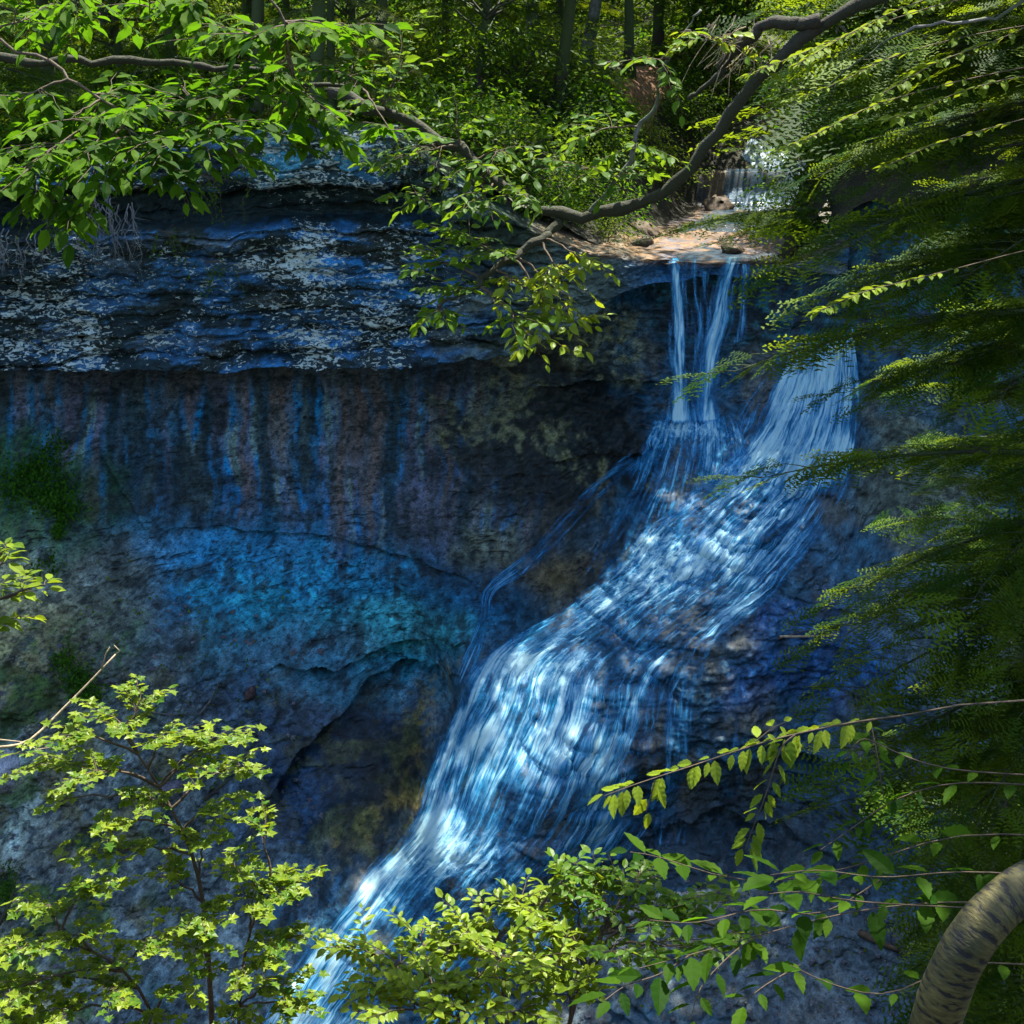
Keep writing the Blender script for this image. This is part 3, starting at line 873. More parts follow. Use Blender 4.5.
# ------------------------------------------------------------------ the falling water
def sheet(name, rows, nu, nv, off, dens, froth, Y=None, fan=0.0, seed=0, mat=None, fade=0.03):
    """rows: left and right edge of the water from top to bottom; Y gives free-falling water its distance"""
    rows = np.array(rows, float)
    t = np.linspace(0, 1, len(rows))
    tv, tu = np.linspace(0, 1, nv), np.linspace(0, 1, nu)
    def cr(a):      # smooth interpolation
        m = np.gradient(a, t)
        i = np.clip(np.searchsorted(t, tv, 'right') - 1, 0, len(t) - 2)
        h = t[i + 1] - t[i]
        s = (tv - t[i]) / h
        return (2 * s**3 - 3 * s**2 + 1) * a[i] + (s**3 - 2 * s**2 + s) * h * m[i] + (-2 * s**3 + 3 * s**2) * a[i + 1] + (s**3 - s**2) * h * m[i + 1]
    lx, ly, rx, ry = (cr(rows[:, i]) for i in range(4))
    px = lx[:, None] + (rx - lx)[:, None] * tu[None]
    py = ly[:, None] + (ry - ly)[:, None] * tu[None]
    if Y is None:
        P = on_cliff(px, py, Ywat)
        e = 0.03
        gxn = (cliff_y(P[..., 0] + e, P[..., 2], Ywat) - cliff_y(P[..., 0] - e, P[..., 2], Ywat)) / (2 * e)
        gzn = (cliff_y(P[..., 0], P[..., 2] + e, Ywat) - cliff_y(P[..., 0], P[..., 2] - e, Ywat)) / (2 * e)
        nrm = unit(np.stack([gxn, -np.ones_like(gxn), gzn], -1))
    else:
        P = at(px, py, np.interp(tv, np.linspace(0, 1, len(Y)), Y)[:, None] + 0 * px)
        nrm = np.zeros_like(P) + np.array([0, -1.0, 0])
    step = np.linalg.norm(np.diff(P, axis=0), axis=-1)
    vlen = np.concatenate([[0], np.cumsum(np.median(step, axis=1))])
    wid = np.median(np.linalg.norm(np.diff(P, axis=1), axis=-1).sum(1))
    U = (tu - 0.5)[None] * wid * (1 + fan * tv[:, None]) + seed * 7.3 + 0 * px
    V = vlen[:, None] + 0 * px + 0.25 * fbm(U * 0.8, vlen[:, None] * 0.3 + 0 * px, 0 * px, 3, 99 + seed) + seed * 3.1
    amp = off * (1.0 + 0.8 * fbm(U * 2.2, V * 0.6, 0 * U, 4, 80 + seed)) + 0.035 * fbm(U * 9, V * 0.8, 0 * U, 3, 85 + seed)
    P = P + nrm * amp[..., None]
    tU, tV = np.meshgrid(tu, tv)
    d = dens(tU, tV, px, py)
    ragged = 0.06 + 0.10 * np.abs(fbm(V * 0.9, 0 * V + seed, 0 * V, 3, 88))
    d = d * sstep(0, 1, tU / ragged) * sstep(0, 1, (1 - tU) / ragged) * sstep(-0.001, fade, tV) * sstep(0, 0.03, 1 - tV + 0.001)
    o = raw_mesh(name, P.reshape(-1, 3), grid_faces(nv, nu)[:, ::-1], mat or M_WATER, True,
                 dict(flow_mass=np.clip(d, 0, 1.2), froth=froth(tU, tV, px, py)), uv=np.stack([U, V], -1).reshape(-1, 2))
    tag(o, kind='structure')
    return o


# water rides on the rock, smoother than it
Ywat = Ysm + Ystep - 0.16 * fbm(X * 0.7, Ysm * 0.7, Z * 0.7, 4, 30) - 0.4 * rough_m * (0.10 * fbm(X * 2.2, Ysm * 2.2, Z * 3.0, 3, 40) + 0.05 * course) - 0.02


def bump(px, py, cx, cy, rx, ry):
    return np.exp(-((px - cx) / rx) ** 2 - ((py - cy) / ry) ** 2)


def main_density(u, v, px, py):
    d = 0.45 + 0 * u + 0.30 * fbm(u * 6, v * 14, 0 * u, 4, 21) + 0.16 * fbm(u * 2.5, v * 22, 0 * u + 3, 3, 22)
    d += 0.42 * bump(px, py, 815, 400, 80, 80)
    d += 0.23 * bump(px, py, 745, 470, 70, 26) + 0.24 * bump(px, py, 660, 560, 65, 36) + 0.18 * bump(px, py, 740, 560, 70, 40)
    d += 0.22 * bump(px, py, 560, 650, 70, 25)
    le = np.interp(py, [640, 680, 800, 860, 1000], [500, 485, 442, 405, 292])
    d += 0.42 * np.exp(-((px - le) / 40) ** 2) * sstep(630, 690, py)
    d += 0.22 * bump(px, py, 470, 850, 40, 30) + 0.20 * bump(px, py, 590, 735, 26, 40) + 0.16 * bump(px, py, 540, 730, 40, 60)
    d -= 0.26 * sstep(620, 720, py) * sstep(-50, 90, px - np.interp(py, [620, 700, 760, 870], [700, 640, 615, 600]))
    d -= 0.28 * bump(px, py, 640, 650, 60, 24) + 0.22 * bump(px, py, 545, 830, 30, 60) + 0.15 * bump(px, py, 470, 760, 18, 70) + 0.2 * bump(px, py, 420, 960, 60, 50)
    d += 0.30 * bump(px, py, 585, 800, 35, 60) + 0.22 * bump(px, py, 545, 790, 20, 60)
    d -= 0.05 * sstep(640, 700, py)
    d -= 0.30 * sstep(790, 850, px) * sstep(470, 540, py)
    return d


def main_froth(u, v, px, py):
    return np.clip(0.15 + 0.85 * bump(px, py, 650, 570, 110, 70) + 0.7 * bump(px, py, 740, 470, 90, 30) + 0.8 * bump(px, py, 470, 870, 60, 40) + 0.4 * bump(px, py, 570, 660, 80, 40), 0, 1)


waterfall = sheet('waterfall', [
    (798, 332, 856, 318), (772, 388, 866, 380), (742, 440, 862, 440), (700, 484, 850, 494), (645, 525, 822, 545), (606, 572, 776, 598),
    (552, 614, 730, 640), (482, 655, 700, 690), (455, 705, 694, 745), (428, 765, 668, 806), (405, 825, 634, 858),
    (350, 885, 605, 900), (310, 940, 565, 940), (270, 1000, 510, 995), (232, 1060, 455, 1060)], 240, 560, 0.07, main_density, main_froth, fan=0.35)
sheet('waterfall', [(660, 408, 738, 408), (642, 446, 752, 456), (628, 485, 745, 505), (600, 535, 735, 560), (580, 575, 690, 600)], 120, 160, 0.06,
      lambda u, v, px, py: 0.46 + 0.35 * bump(px, py, 690, 428, 50, 14) - 0.28 * sstep(0.3, 0.9, v) - 0.25 * bump(px, py, 720, 500, 30, 25),
      lambda u, v, px, py: 0.3 + 0.6 * bump(px, py, 690, 430, 60, 18), seed=2, fade=0.14)
flat = lambda a: (lambda u, v, px, py: a + 0 * u)
sheet('waterfall', [(669, 255, 697, 255), (666, 262, 699, 262), (667, 290, 698, 290), (668, 322, 703, 320), (667, 350, 702, 350), (668, 385, 706, 385), (664, 425, 712, 425)], 60, 120, 0.03,
      lambda u, v, px, py: 0.66 * np.exp(-((u - 0.3) / 0.24) ** 2) + 0.36 * np.exp(-((u - 0.85) / 0.1) ** 2) + 0.3 * sstep(0.85, 1, v), flat(0.05), Y=[24.7, 23.95, 23.85, 23.78, 23.68, 23.6, 23.5], seed=3)
sheet('waterfall', [(722, 255, 750, 255), (718, 264, 748, 263), (710, 290, 740, 290), (704, 322, 736, 320), (698, 350, 726, 352), (695, 385, 722, 385), (688, 425, 728, 425)], 60, 120, 0.03,
      lambda u, v, px, py: 0.70 * np.exp(-((u - 0.45) / 0.30) ** 2) + 0.2 * sstep(0.85, 1, v), flat(0.05), Y=[24.7, 23.9, 23.8, 23.72, 23.62, 23.54, 23.45], seed=4)
sheet('waterfall', [(734, 262, 752, 262), (735, 290, 750, 290), (732, 322, 750, 318), (728, 345, 748, 340)], 30, 80, 0.03, lambda u, v, px, py: 0.5 * np.exp(-((u - 0.6) / 0.25) ** 2), flat(0.05), Y=[23.95, 23.86, 23.8, 23.72], seed=5)
sheet('waterfall', [(698, 264, 712, 264), (700, 290, 708, 290), (698, 322, 712, 320), (692, 370, 706, 370), (690, 425, 702, 425)], 30, 80, 0.03, flat(0.30), flat(0.05), Y=[23.98, 23.9, 23.85, 23.75, 23.6], seed=6)
sheet('rivulet', [(634, 450, 650, 462), (594, 482, 606, 496), (556, 522, 566, 536), (516, 560, 528, 574), (484, 588, 496, 596), (478, 622, 490, 624), (464, 654, 480, 658), (452, 684, 466, 690)],
      24, 200, 0.03, lambda u, v, px, py: 0.26 + 0.14 * sstep(0.3, 0.6, v) + 0.1 * fbm(v * 12, u, 0 * u, 3, 9), flat(0.15), seed=7)
sheet('rivulet', [(668, 668, 698, 668), (664, 720, 692, 720), (660, 752, 690, 752), (654, 800, 690, 800), (650, 850, 684, 850)], 40, 120, 0.05, flat(0.24), flat(0.2), seed=8)
sheet('rivulet', [(722, 670, 748, 668), (722, 710, 744, 710), (720, 752, 742, 752), (716, 800, 744, 800)], 40, 100, 0.05, flat(0.20), flat(0.2), seed=9)
sheet('rivulet', [(764, 380, 790, 372), (742, 410, 768, 410), (728, 440, 760, 440)], 30, 60, 0.05, flat(0.30), flat(0.1), seed=10)
# the small cascade upstream and the film of water that runs from it to the lip
sheet('cascade', [(748, 138, 776, 138), (742, 152, 786, 152), (734, 168, 800, 166), (728, 186, 806, 184), (722, 206, 812, 206)], 80, 90, 0.03,
      lambda u, v, px, py: 0.80 - 0.2 * bump(u, v, 0.62, 0.75, 0.1, 0.3), lambda u, v, px, py: 0.2 + 0.5 * v, Y=[33.4, 33.1, 32.75, 32.45, 32.1], seed=11, mat=M_WATER_FAR)
sheet('cascade', [(786, 160, 822, 160), (784, 178, 820, 178), (776, 204, 812, 204)], 50, 50, 0.03, flat(0.85), flat(0.5), Y=[31.9, 31.6, 31.2], seed=12, mat=M_WATER_FAR)
wm, nt_, out_ = mat_new('stream water')
pw = N(nt_, 'ShaderNodeBsdfPrincipled', Roughness=0.12, Alpha=0.55)
pw.inputs['Base Color'].default_value = (0.06, 0.12, 0.18, 1)
nz = N(nt_, 'ShaderNodeTexNoise', Scale=7.0, Detail=4.0)
bz = N(nt_, 'ShaderNodeBump', Strength=0.5, Distance=0.03)
nt_.links.new(nz.outputs[0], bz.inputs['Height'])
nt_.links.new(bz.outputs[0], pw.inputs['Normal'])
nt_.links.new(pw.outputs[0], out_.inputs[0])
WXg = stream_x(sy)[:, None] + np.linspace(-0.7, 1.2, 30)[None] * np.interp(sy, [23.9, 27, 32.6], [0.9, 1.0, 0.8])[:, None]
WYg = sy[:, None] + 0 * WXg
tag(raw_mesh('stream', np.stack([WXg, WYg, bed_z(WYg) + 0.085], -1).reshape(-1, 3), grid_faces(*WXg.shape), wm, True), kind='structure')
# ------------------------------------------------------------------ leaves
def T(v, f):
    return np.array(v, float), np.array(f, np.int64)


OVATE = T([(0, 0, 0), (0.3, 0, -0.03), (0.65, 0, -0.03), (1, 0, -0.14), (0.22, 0.22, 0.03), (0.55, 0.25, 0.02), (0.82, 0.12, -0.04), (0.22, -0.22, 0.03), (0.55, -0.25, 0.02), (0.82, -0.12, -0.04)],
          [(0, 1, 4), (1, 5, 4), (1, 2, 5), (2, 6, 5), (2, 3, 6), (0, 7, 1), (1, 7, 8), (1, 8, 2), (2, 8, 9), (2, 9, 3)])
SMALL = T([(0, 0, 0), (0.5, 0, -0.04), (1, 0, -0.1), (0.42, 0.27, 0.05), (0.42, -0.27, 0.05)], [(0, 1, 3), (1, 2, 3), (0, 4, 1), (1, 4, 2)])
_m = [(0, 0), (0.10, 0.20), (0.02, 0.52), (0.34, 0.30), (0.52, 0.62), (0.62, 0.28), (0.78, 0.20), (1.05, 0)]
MAPLE = T([(0.42, 0, -0.05)] + [(a, b, 0.05 * (b > 0.1) - 0.16 * max(0, a - 0.6) - 0.1 * max(0, b - 0.4)) for a, b in _m] + [(a, -b, 0.05 * (b > 0.1) - 0.16 * max(0, a - 0.6) - 0.1 * max(0, b - 0.4)) for a, b in _m[1:-1][::-1]],
          [(0, i, i + 1) for i in range(1, 14)] + [(0, 14, 1)])


def serrate():
    """an ovate leaf with toothed edge and raised side veins, for the closest plants"""
    n = 9
    v, f = [], []
    for i in range(n + 1):
        t = i / n
        wd = 0.235 * math.sin(math.pi * min(1, t * 1.02) ** 0.78) * (1 - 0.25 * t)
        th = 0.03 if i % 2 else 0.0
        v += [(t, 0, -0.16 * t * t), (t + 0.05 * (wd > 0.02), wd + th, 0.05 * wd / 0.3 - 0.16 * t * t + (0.018 if i % 2 else 0)),
              (t + 0.05 * (wd > 0.02), -wd - th, 0.05 * wd / 0.3 - 0.16 * t * t + (0.018 if i % 2 else 0))]
    for i in range(n):
        a, b = 3 * i, 3 * i + 3
        f += [(a, b, b + 1), (a, b + 1, a + 1), (a, b + 2, b), (a, a + 2, b + 2)]
    return T(v, f)


TOOTHED = serrate()


def frond(nsub, nneed, nw=0.020, nl=0.055, seed=0, tw=0.004):
    """a flat hemlock spray of unit length: side twigs set with rows of needles"""
    g = np.random.default_rng(seed)
    mb = MB()
    need = T([(0, -0.5, 0), (1, -0.25, 0), (1, 0.25, 0), (0, 0.5, 0)], [(0, 1, 2), (0, 2, 3)])
    def row(p0, d, L, n):
        t = np.linspace(0.05, 1, n)
        pos = p0 + d * (L * t)[:, None] + np.array([0, 0, -0.12]) * (L * t * t)[:, None]
        side = np.array([-d[1], d[0], 0])
        for s in (-1, 1):
            dd = unit(d * g.uniform(0.3, 0.6, (n, 1)) + s * side + np.array([0, 0, 1]) * g.normal(0, 0.14, (n, 1)))
            sc = nl * (1 - 0.35 * t) * g.uniform(0.8, 1.15, n)
            tv, tf = need
            for a in range(n):
                pv = tv * np.array([sc[a], nw, 0])
                sd = np.cross([0, 0, 1.0], dd[a])
                mb.add(pos[a] + pv[:, [0]] * dd[a] + pv[:, [1]] * sd + np.array([0, 0, 0.004]), tf, 0)
        mb.tube(np.stack([p0, p0 + d * L * 0.5 + [0, 0, -0.03 * L], p0 + d * L + [0, 0, -0.12 * L]]), [tw, tw * 0.7, tw * 0.3], 3, 0, False)
    X_ = np.array([1.0, 0, 0])
    row(np.zeros(3), X_, 1.0, int(nneed * 1.8))
    for i in range(nsub):
        t = 0.08 + 0.80 * i / nsub
        s = 1 if i % 2 else -1
        ang = s * g.uniform(0.65, 0.95)
        L = (0.55 * (1 - t) + 0.10) * g.uniform(0.8, 1.1)
        d = np.array([math.cos(ang), math.sin(ang), 0])
        row(np.array([t, 0, -0.12 * t * t]), d, L, max(3, int(nneed * L * 1.7)))
    return np.concatenate(mb.v), np.concatenate(mb.f)


FRONDS = [frond(8, 8, 0.042, 0.098, 1), frond(7, 8, 0.044, 0.10, 2), frond(8, 7, 0.042, 0.095, 5)]
FRONDS_FAR = [frond(8, 5, 0.055, 0.11, 3, 0.008), frond(7, 5, 0.055, 0.11, 4, 0.008)]


# ------------------------------------------------------------------ growing plants
def curve(a, b, sag, n=7, rng=None, wig=0.03):
    a, b = np.asarray(a, float), np.asarray(b, float)
    t = np.linspace(0, 1, n)[:, None]
    L = np.linalg.norm(b - a)
    p = a + (b - a) * t + np.array([0, 0, 1]) * (sag * L * 4 * t * (1 - t))
    if rng is not None:
        p[1:-1] += rng.normal(0, wig * L, (n - 2, 3)) * [1, 1, 0.6]
    return p


def leafy_twig(wood, leaf, p, nl, size, tpl, rng, droop=0.15, tint=(0.2, 0.9), r=0.004, t0=0.25, up=(0, 0, 1), tilt=0.35, wood_tint=0.5):
    n = len(p)
    wood.tube(p, np.linspace(r, r * 0.4, n), 4, wood_tint, False)
    t = np.linspace(t0, 1, nl) + rng.normal(0, 0.02, nl)
    t = np.clip(t, 0, 1)
    k = np.linspace(0, 1, n)
    pos = np.stack([np.interp(t, k, p[:, i]) for i in range(3)], 1)
    tan = unit(np.stack([np.interp(t, k, np.gradient(p, axis=0)[:, i]) for i in range(3)], 1))
    upv = np.asarray(up, float) + rng.normal(0, tilt, (nl, 3))
    side = unit(np.cross(tan, np.asarray(up, float) + 1e-3))
    s = np.where(np.arange(nl) % 2, 1.0, -1.0)[:, None]
    f = np.where(t > 0.97, 1.4, 0.55)[:, None]
    d = tan * f + side * s * np.where(t > 0.97, 0.3, 0.85)[:, None] + rng.normal(0, 0.18, (nl, 3)) - np.array([0, 0, droop])
    sz = size * rng.uniform(0.55, 1.2, nl)
    leaf.scatter(tpl, pos + side * s * size * 0.12, d, upv, sz, rng.uniform(tint[0], tint[1], nl))


def spray(wood, leaf, start, centre, rad, ntw, nl, size, tpl, rng, flat=0.3, droop=0.15, tint=(0.2, 0.9), r0=0.012, sag=0.06, up=(0, 0, 1), tilt=0.35):
    """a bough from START to CENTRE whose end fans out into leafy twigs"""
    p = curve(start, centre, sag, 8, rng, 0.02)
    wood.tube(p, np.linspace(r0, r0 * 0.35, 8), 5, 0.5, False)
    main = unit(p[-1] - p[-3])
    for i in range(ntw):
        t = rng.uniform(0.55, 1.0) if i else 1.0
        b = np.array([np.interp(t, np.linspace(0, 1, 8), p[:, j]) for j in range(3)])
        a = rng.uniform(0, 2 * math.pi)
        q = rng.uniform(0.45, 1.0) ** 0.7
        e = np.asarray(centre) + rad * q * np.array([math.cos(a), math.sin(a), 0]) + np.array([0, 0, 1]) * rng.normal(0, rad * flat) + main * rad * 0.25
        tw = curve(b, e, 0.05, 5, rng, 0.03)
        leafy_twig(wood, leaf, tw, max(3, int(nl * rng.uniform(0.75, 1.25))), size, tpl, rng, droop, tint, max(0.0025, r0 * 0.3), 0.2, up, tilt)


def grown_plant(name, label, cat, root, trunks, targets, mats, rng, group=None, tpl=OVATE, size=0.08, ntw=8, nl=9, bough_name='bough', flat=0.3, droop=0.15, tint=(0.2, 0.9), r0=0.012, sag=0.06,
                up=(0, 0, 1), tilt=0.35, trunk_name='stem', sides=8):
    """root Empty > stems > boughs (> foliage); TARGETS = (centre, radius) of each leafy bough"""
    root = np.asarray(root, float)
    e = empty(name, root, label, cat, group)
    tr = []
    for pts, r1, r2 in trunks:
        pts = np.asarray(pts, float)
        n = max(12, 3 * len(pts))
        k = np.linspace(0, 1, len(pts))
        t = np.linspace(0, 1, n)
        p = np.stack([np.interp(t, k, pts[:, i]) for i in range(3)], 1)
        for _ in range(3):
            p[1:-1] = (p[:-2] + 2 * p[1:-1] + p[2:]) / 4
        mb = MB()
        mb.tube(p, r1 + (r2 - r1) * t, sides)
        mb.build(trunk_name, mats[0], e, True, root)
        tr.append(p)
    allp = np.concatenate(tr)
    for tg in targets:
        c, rad = np.asarray(tg[0], float), tg[1]
        kw = tg[2] if len(tg) > 2 else {}
        dist = np.linalg.norm(allp - c, axis=1) + 1.5 * np.maximum(0, allp[:, 2] - c[2] + 0.25)
        st = allp[np.argmin(dist)]
        wd, lf = MB(), MB()
        args = dict(flat=flat, droop=droop, tint=tint, r0=r0, sag=sag, up=up, tilt=tilt)
        args.update({k: v for k, v in kw.items() if k in args})
        spray(wd, lf, st, c, rad, kw.get('ntw', ntw), kw.get('nl', nl), kw.get('size', size), kw.get('tpl', tpl), rng, **args)
        b = wd.build(bough_name, mats[0], e, True, root)
        lf.build('foliage', mats[1], b, False, root)
    return e


# ---- young maple in the sun, lower left
rng = np.random.default_rng(11)
tg = []
for px, py, Y, r, n in [(120, 722, 9.6, .34, 9), (70, 735, 9.4, .30, 8), (165, 738, 9.5, .34, 9), (215, 740, 9.6, .30, 8), (95, 770, 9.2, .34, 8), (195, 765, 9.4, .28, 6), (60, 800, 9.2, .16, 2),
                       (120, 852, 9.1, .34, 8), (205, 838, 9.4, .34, 7), (262, 828, 9.7, .26, 5), (90, 880, 8.9, .30, 6), (250, 905, 9.4, .38, 10), (200, 915, 9.1, .32, 8), (280, 890, 9.5, .24, 7),
                       (75, 935, 8.7, .34, 9), (150, 935, 8.9, .34, 8), (40, 985, 8.5, .34, 10), (110, 990, 8.6, .34, 9), (180, 985, 8.8, .30, 7), (245, 965, 9.1, .32, 9), (285, 985, 9.2, .30, 8),
                       (20, 1025, 8.3, .34, 8), (150, 1035, 8.5, .34, 8), (230, 1030, 8.8, .34, 8), (270, 940, 9.3, .26, 7)]:
    tg.append((at(px, py, Y), r, dict(ntw=n)))
for px, py, Y, r, n in [(140, 700, 9.7, .26, 7), (35, 765, 9.3, .24, 6), (240, 765, 9.7, .24, 6), (150, 800, 9.3, .28, 7), (215, 805, 9.5, .26, 6), (100, 825, 9.1, .28, 7), (295, 880, 9.6, .2, 6), (235, 868, 9.5, .28, 8), (160, 875, 9.2, .28, 8), (50, 905, 8.8, .28, 7), (20, 950, 8.5, .28, 8), (195, 950, 9.0, .28, 8), (110, 960, 8.8, .28, 8), (300, 935, 9.4, .18, 5), (65, 1010, 8.4, .28, 8), (5, 995, 8.3, .28, 8), (300, 1010, 9.1, .22, 6)]:
    tg.append((at(px, py, Y), r, dict(ntw=n)))
rt = at(205, 1060, 9.2); rt[2] = ground_z(rt[0], rt[1])
grown_plant('maple_sapling', 'tall maple sapling with sunlit yellow-green lobed leaves in front of the pale scree slope', 'tree', rt,
            [([rt, at(212, 1040, 9.2), at(208, 930, 9.3), at(195, 850, 9.4), at(150, 770, 9.5), at(120, 730, 9.6)], 0.028, 0.006),
             ([rt + [0.1, 0, 0], at(235, 1030, 9.3), at(245, 940, 9.4), at(270, 880, 9.6)], 0.022, 0.005),
             ([rt - [0.1, 0, 0], at(170, 1030, 9.0), at(120, 960, 8.8), at(60, 940, 8.7)], 0.02, 0.005)],
            tg, (M_TWIG, M_LEAF_SUN), rng, tpl=MAPLE, size=0.078, nl=9, flat=0.11, droop=0.1, tint=(0.0, 1.0), tilt=0.28, sag=0.1)

# ---- sunny shrub at bottom centre
tg = []
for px, py, Y, r, n in [(360, 950, 6.7, .18, 8), (400, 962, 6.6, .2, 9), (450, 945, 6.8, .22, 10), (500, 930, 6.9, .22, 10), (540, 905, 7.0, .2, 9), (575, 895, 7.0, .2, 9), (430, 985, 6.4, .24, 10), (480, 975, 6.5, .24, 11),
                       (530, 960, 6.6, .24, 11), (575, 940, 6.7, .24, 10), (400, 1010, 6.2, .24, 8), (460, 1020, 6.2, .24, 9), (520, 1010, 6.3, .24, 9), (570, 990, 6.4, .22, 7), (380, 985, 6.5, .22, 9), (420, 935, 6.8, .18, 7), (470, 935, 6.8, .2, 9), (520, 900, 7.0, .18, 8), (555, 925, 6.8, .22, 9), (500, 955, 6.6, .24, 10), (555, 965, 6.5, .24, 9), (450, 1000, 6.3, .24, 9)]:
    tg.append((at(px, py, Y), r, dict(ntw=n)))
for px, py, Y, r, n in [(610, 905, 6.8, .24, 9), (640, 880, 6.9, .24, 10), (600, 870, 7.0, .2, 8), (650, 920, 6.6, .24, 9), (690, 900, 6.7, .24, 9), (680, 945, 6.4, .22, 6), (620, 950, 6.5, .24, 9), (570, 875, 7.0, .18, 6), (715, 925, 6.5, .2, 6)]:
    tg.append((at(px, py, Y), r, dict(ntw=n, tint=(0.0, 0.3))))  # shaded right half: the shade is put into a darker leaf tint
rt = at(500, 1060, 6.6); rt[2] = ground_z(rt[0], rt[1])
grown_plant('hazel_shrub', 'dense leafy shrub with small sunlit leaves in front of the foot of the falls', 'shrub', rt,
            [([rt, at(470, 1050, 6.4), at(430, 1000, 6.5), at(400, 970, 6.6)], 0.02, 0.004), ([rt, at(505, 1040, 6.5), at(500, 980, 6.7), at(520, 930, 6.9)], 0.02, 0.004),
             ([rt, at(560, 1040, 6.5), at(590, 960, 6.7), at(620, 900, 6.8)], 0.02, 0.004)],
            tg, (M_TWIG, M_LEAF_SUN), rng, tpl=OVATE, size=0.072, nl=12, flat=0.28, droop=0.08, tint=(0.3, 1.0), tilt=0.28)

# ---- shaded large-leaved sapling at bottom right, its long lit twig painted in a brighter leaf colour, and the hanging one
rt = at(930, 1120, 4.6); rt[2] = ground_z(rt[0], rt[1])
e = empty('birch_sapling', rt, 'sapling with large toothed leaves, one long twig of bright leaves reaching over the falls', 'tree')


def pixtwig(pix, Y0, Y1, nl, size, r, tint, name='bough', mat=None, leafmat=M_LEAF_BEECH, par=e, root=rt, tpl=TOOTHED, droop=0.35, t0=0.1, tilt=0.3, up=(0, -0.35, 1), sub=()):
    pix = np.array(pix, float)
    t = np.linspace(0, 1, len(pix)); tn = np.linspace(0, 1, 14)
    p = at(np.interp(tn, t, pix[:, 0]), np.interp(tn, t, pix[:, 1]), np.linspace(Y0, Y1, 14))
    for _ in range(2):
        p[1:-1] = (p[:-2] + 2 * p[1:-1] + p[2:]) / 4
    wd, lf = MB(), MB()
    leafy_twig(wd, lf, p, nl, size, tpl, rng, droop, tint, r, t0, up, tilt)
    b = wd.build(name, mat or M_TWIG, par, True, root)
    lf.build('foliage', leafmat, b, False, root)


mb = MB()
mb.tube(np.array([rt, at(1060, 1040, 5.0), at(1050, 900, 5.1), at(1045, 800, 5.1), at(1030, 700, 5.1), at(960, 705, 5.05), at(900, 716, 5.0)]), [0.03, 0.02, 0.014, 0.010, 0.006, 0.004, 0.003], 7)
mb.build('stem', M_TWIG, e, True, rt)
pixtwig([(900, 716), (850, 722), (800, 733), (760, 742), (700, 764), (640, 782), (604, 796)], 5.0, 4.7, 60, 0.082, 0.005, (0.6, 1.0), leafmat=M_LEAF_SUN, t0=0.12, droop=0.6, tilt=0.4)
pixtwig([(795, 735), (780, 745), (768, 790), (752, 830), (745, 850)], 4.85, 4.75, 24, 0.085, 0.005, (0.3, 0.8), leafmat=M_LEAF_HAZEL)
pixtwig([(755, 742), (772, 728), (785, 722)], 4.8, 4.85, 5, 0.07, 0.003, (0.7, 1.0), leafmat=M_LEAF_SUN)
pixtwig([(655, 780), (650, 800), (646, 812)], 4.72, 4.7, 3, 0.10, 0.003, (0.6, 0.9), leafmat=M_LEAF_SUN, droop=1.2)
for pix, Y0, Y1, n, s in [
        ([(950, 830), (880, 860), (790, 885), (720, 880), (660, 855), (630, 852)], 4.9, 4.5, 12, .13), ([(955, 870), (880, 880), (820, 868), (770, 875)], 4.8, 4.4, 8, .14),
        ([(960, 900), (900, 905), (840, 912), (760, 935), (690, 955), (640, 968)], 4.7, 4.2, 11, .14), ([(880, 880), (820, 920), (760, 905), (700, 925), (650, 920)], 4.5, 4.3, 9, .13),
        ([(900, 905), (840, 900), (800, 890), (760, 895)], 4.5, 4.3, 6, .15), ([(690, 955), (660, 975), (625, 985), (605, 1000)], 4.2, 4.1, 5, .14), ([(955, 960), (890, 1000), (830, 985), (790, 965)], 4.4, 4.1, 6, .13),
        ([(800, 965), (765, 985), (740, 1005)], 4.2, 4.1, 4, .13), ([(760, 935), (735, 950), (700, 985), (690, 1020)], 4.3, 4.1, 5, .13), ([(950, 780), (890, 800), (850, 830), (820, 850)], 5.0, 4.8, 8, .10),
        ([(935, 770), (880, 745), (860, 735), (845, 760)], 5.0, 4.9, 7, .085), ([(870, 720), (878, 760), (884, 800)], 5.0, 4.95, 7, .08)]:
    if pix[0][0] > 890:
        pix = [(1046, pix[0][1] + 6)] + pix
    pixtwig(pix, Y0 + 0.1, Y1, int(n * 1.9), s * 0.95, 0.004, (0.0, 0.7), leafmat=M_LEAF_BEECH, droop=0.12, t0=0.12, up=(0, 0.05, 1), tilt=0.28)

# ---- the curved birch trunk in the corner
pts = [at(px, py, Y) for px, py, Y in [(925, 1060, 4.05), (943, 985, 4.0), (968, 925, 4.0), (1003, 888, 4.05), (1050, 872, 4.15), (1130, 850, 4.4)]]
low = np.array([pts[0][0] - 0.05, 4.25, ground_z(pts[0][0], 4.25)])
top_ = [pts[-1] + np.array([0.5, 0.3, 0.7]), pts[-1] + np.array([0.9, 0.6, 2.4]), pts[-1] + np.array([1.1, 0.9, 5.0])]
pts = np.array([low, (low + pts[0]) / 2 + [0.02, 0, 0]] + pts + top_)
k = np.concatenate([[0], np.cumsum(np.linalg.norm(np.diff(pts, axis=0), axis=1))])
s_ = np.linspace(0, k[-1], 260)
p = np.stack([np.interp(s_, k, pts[:, i]) for i in range(3)], 1)
for _ in range(60):
    p[1:-1] = (p[:-2] + 2 * p[1:-1] + p[2:]) / 4
mb = MB()
rr = np.interp(s_, [0, k[2], k[6], k[-1]], [0.112, 0.084, 0.078, 0.05]) * (1 + 0.07 * fbm(s_ * 5, 0 * s_, 0 * s_, 3, 2))
mb.tube(p, rr, 28, cap=False)
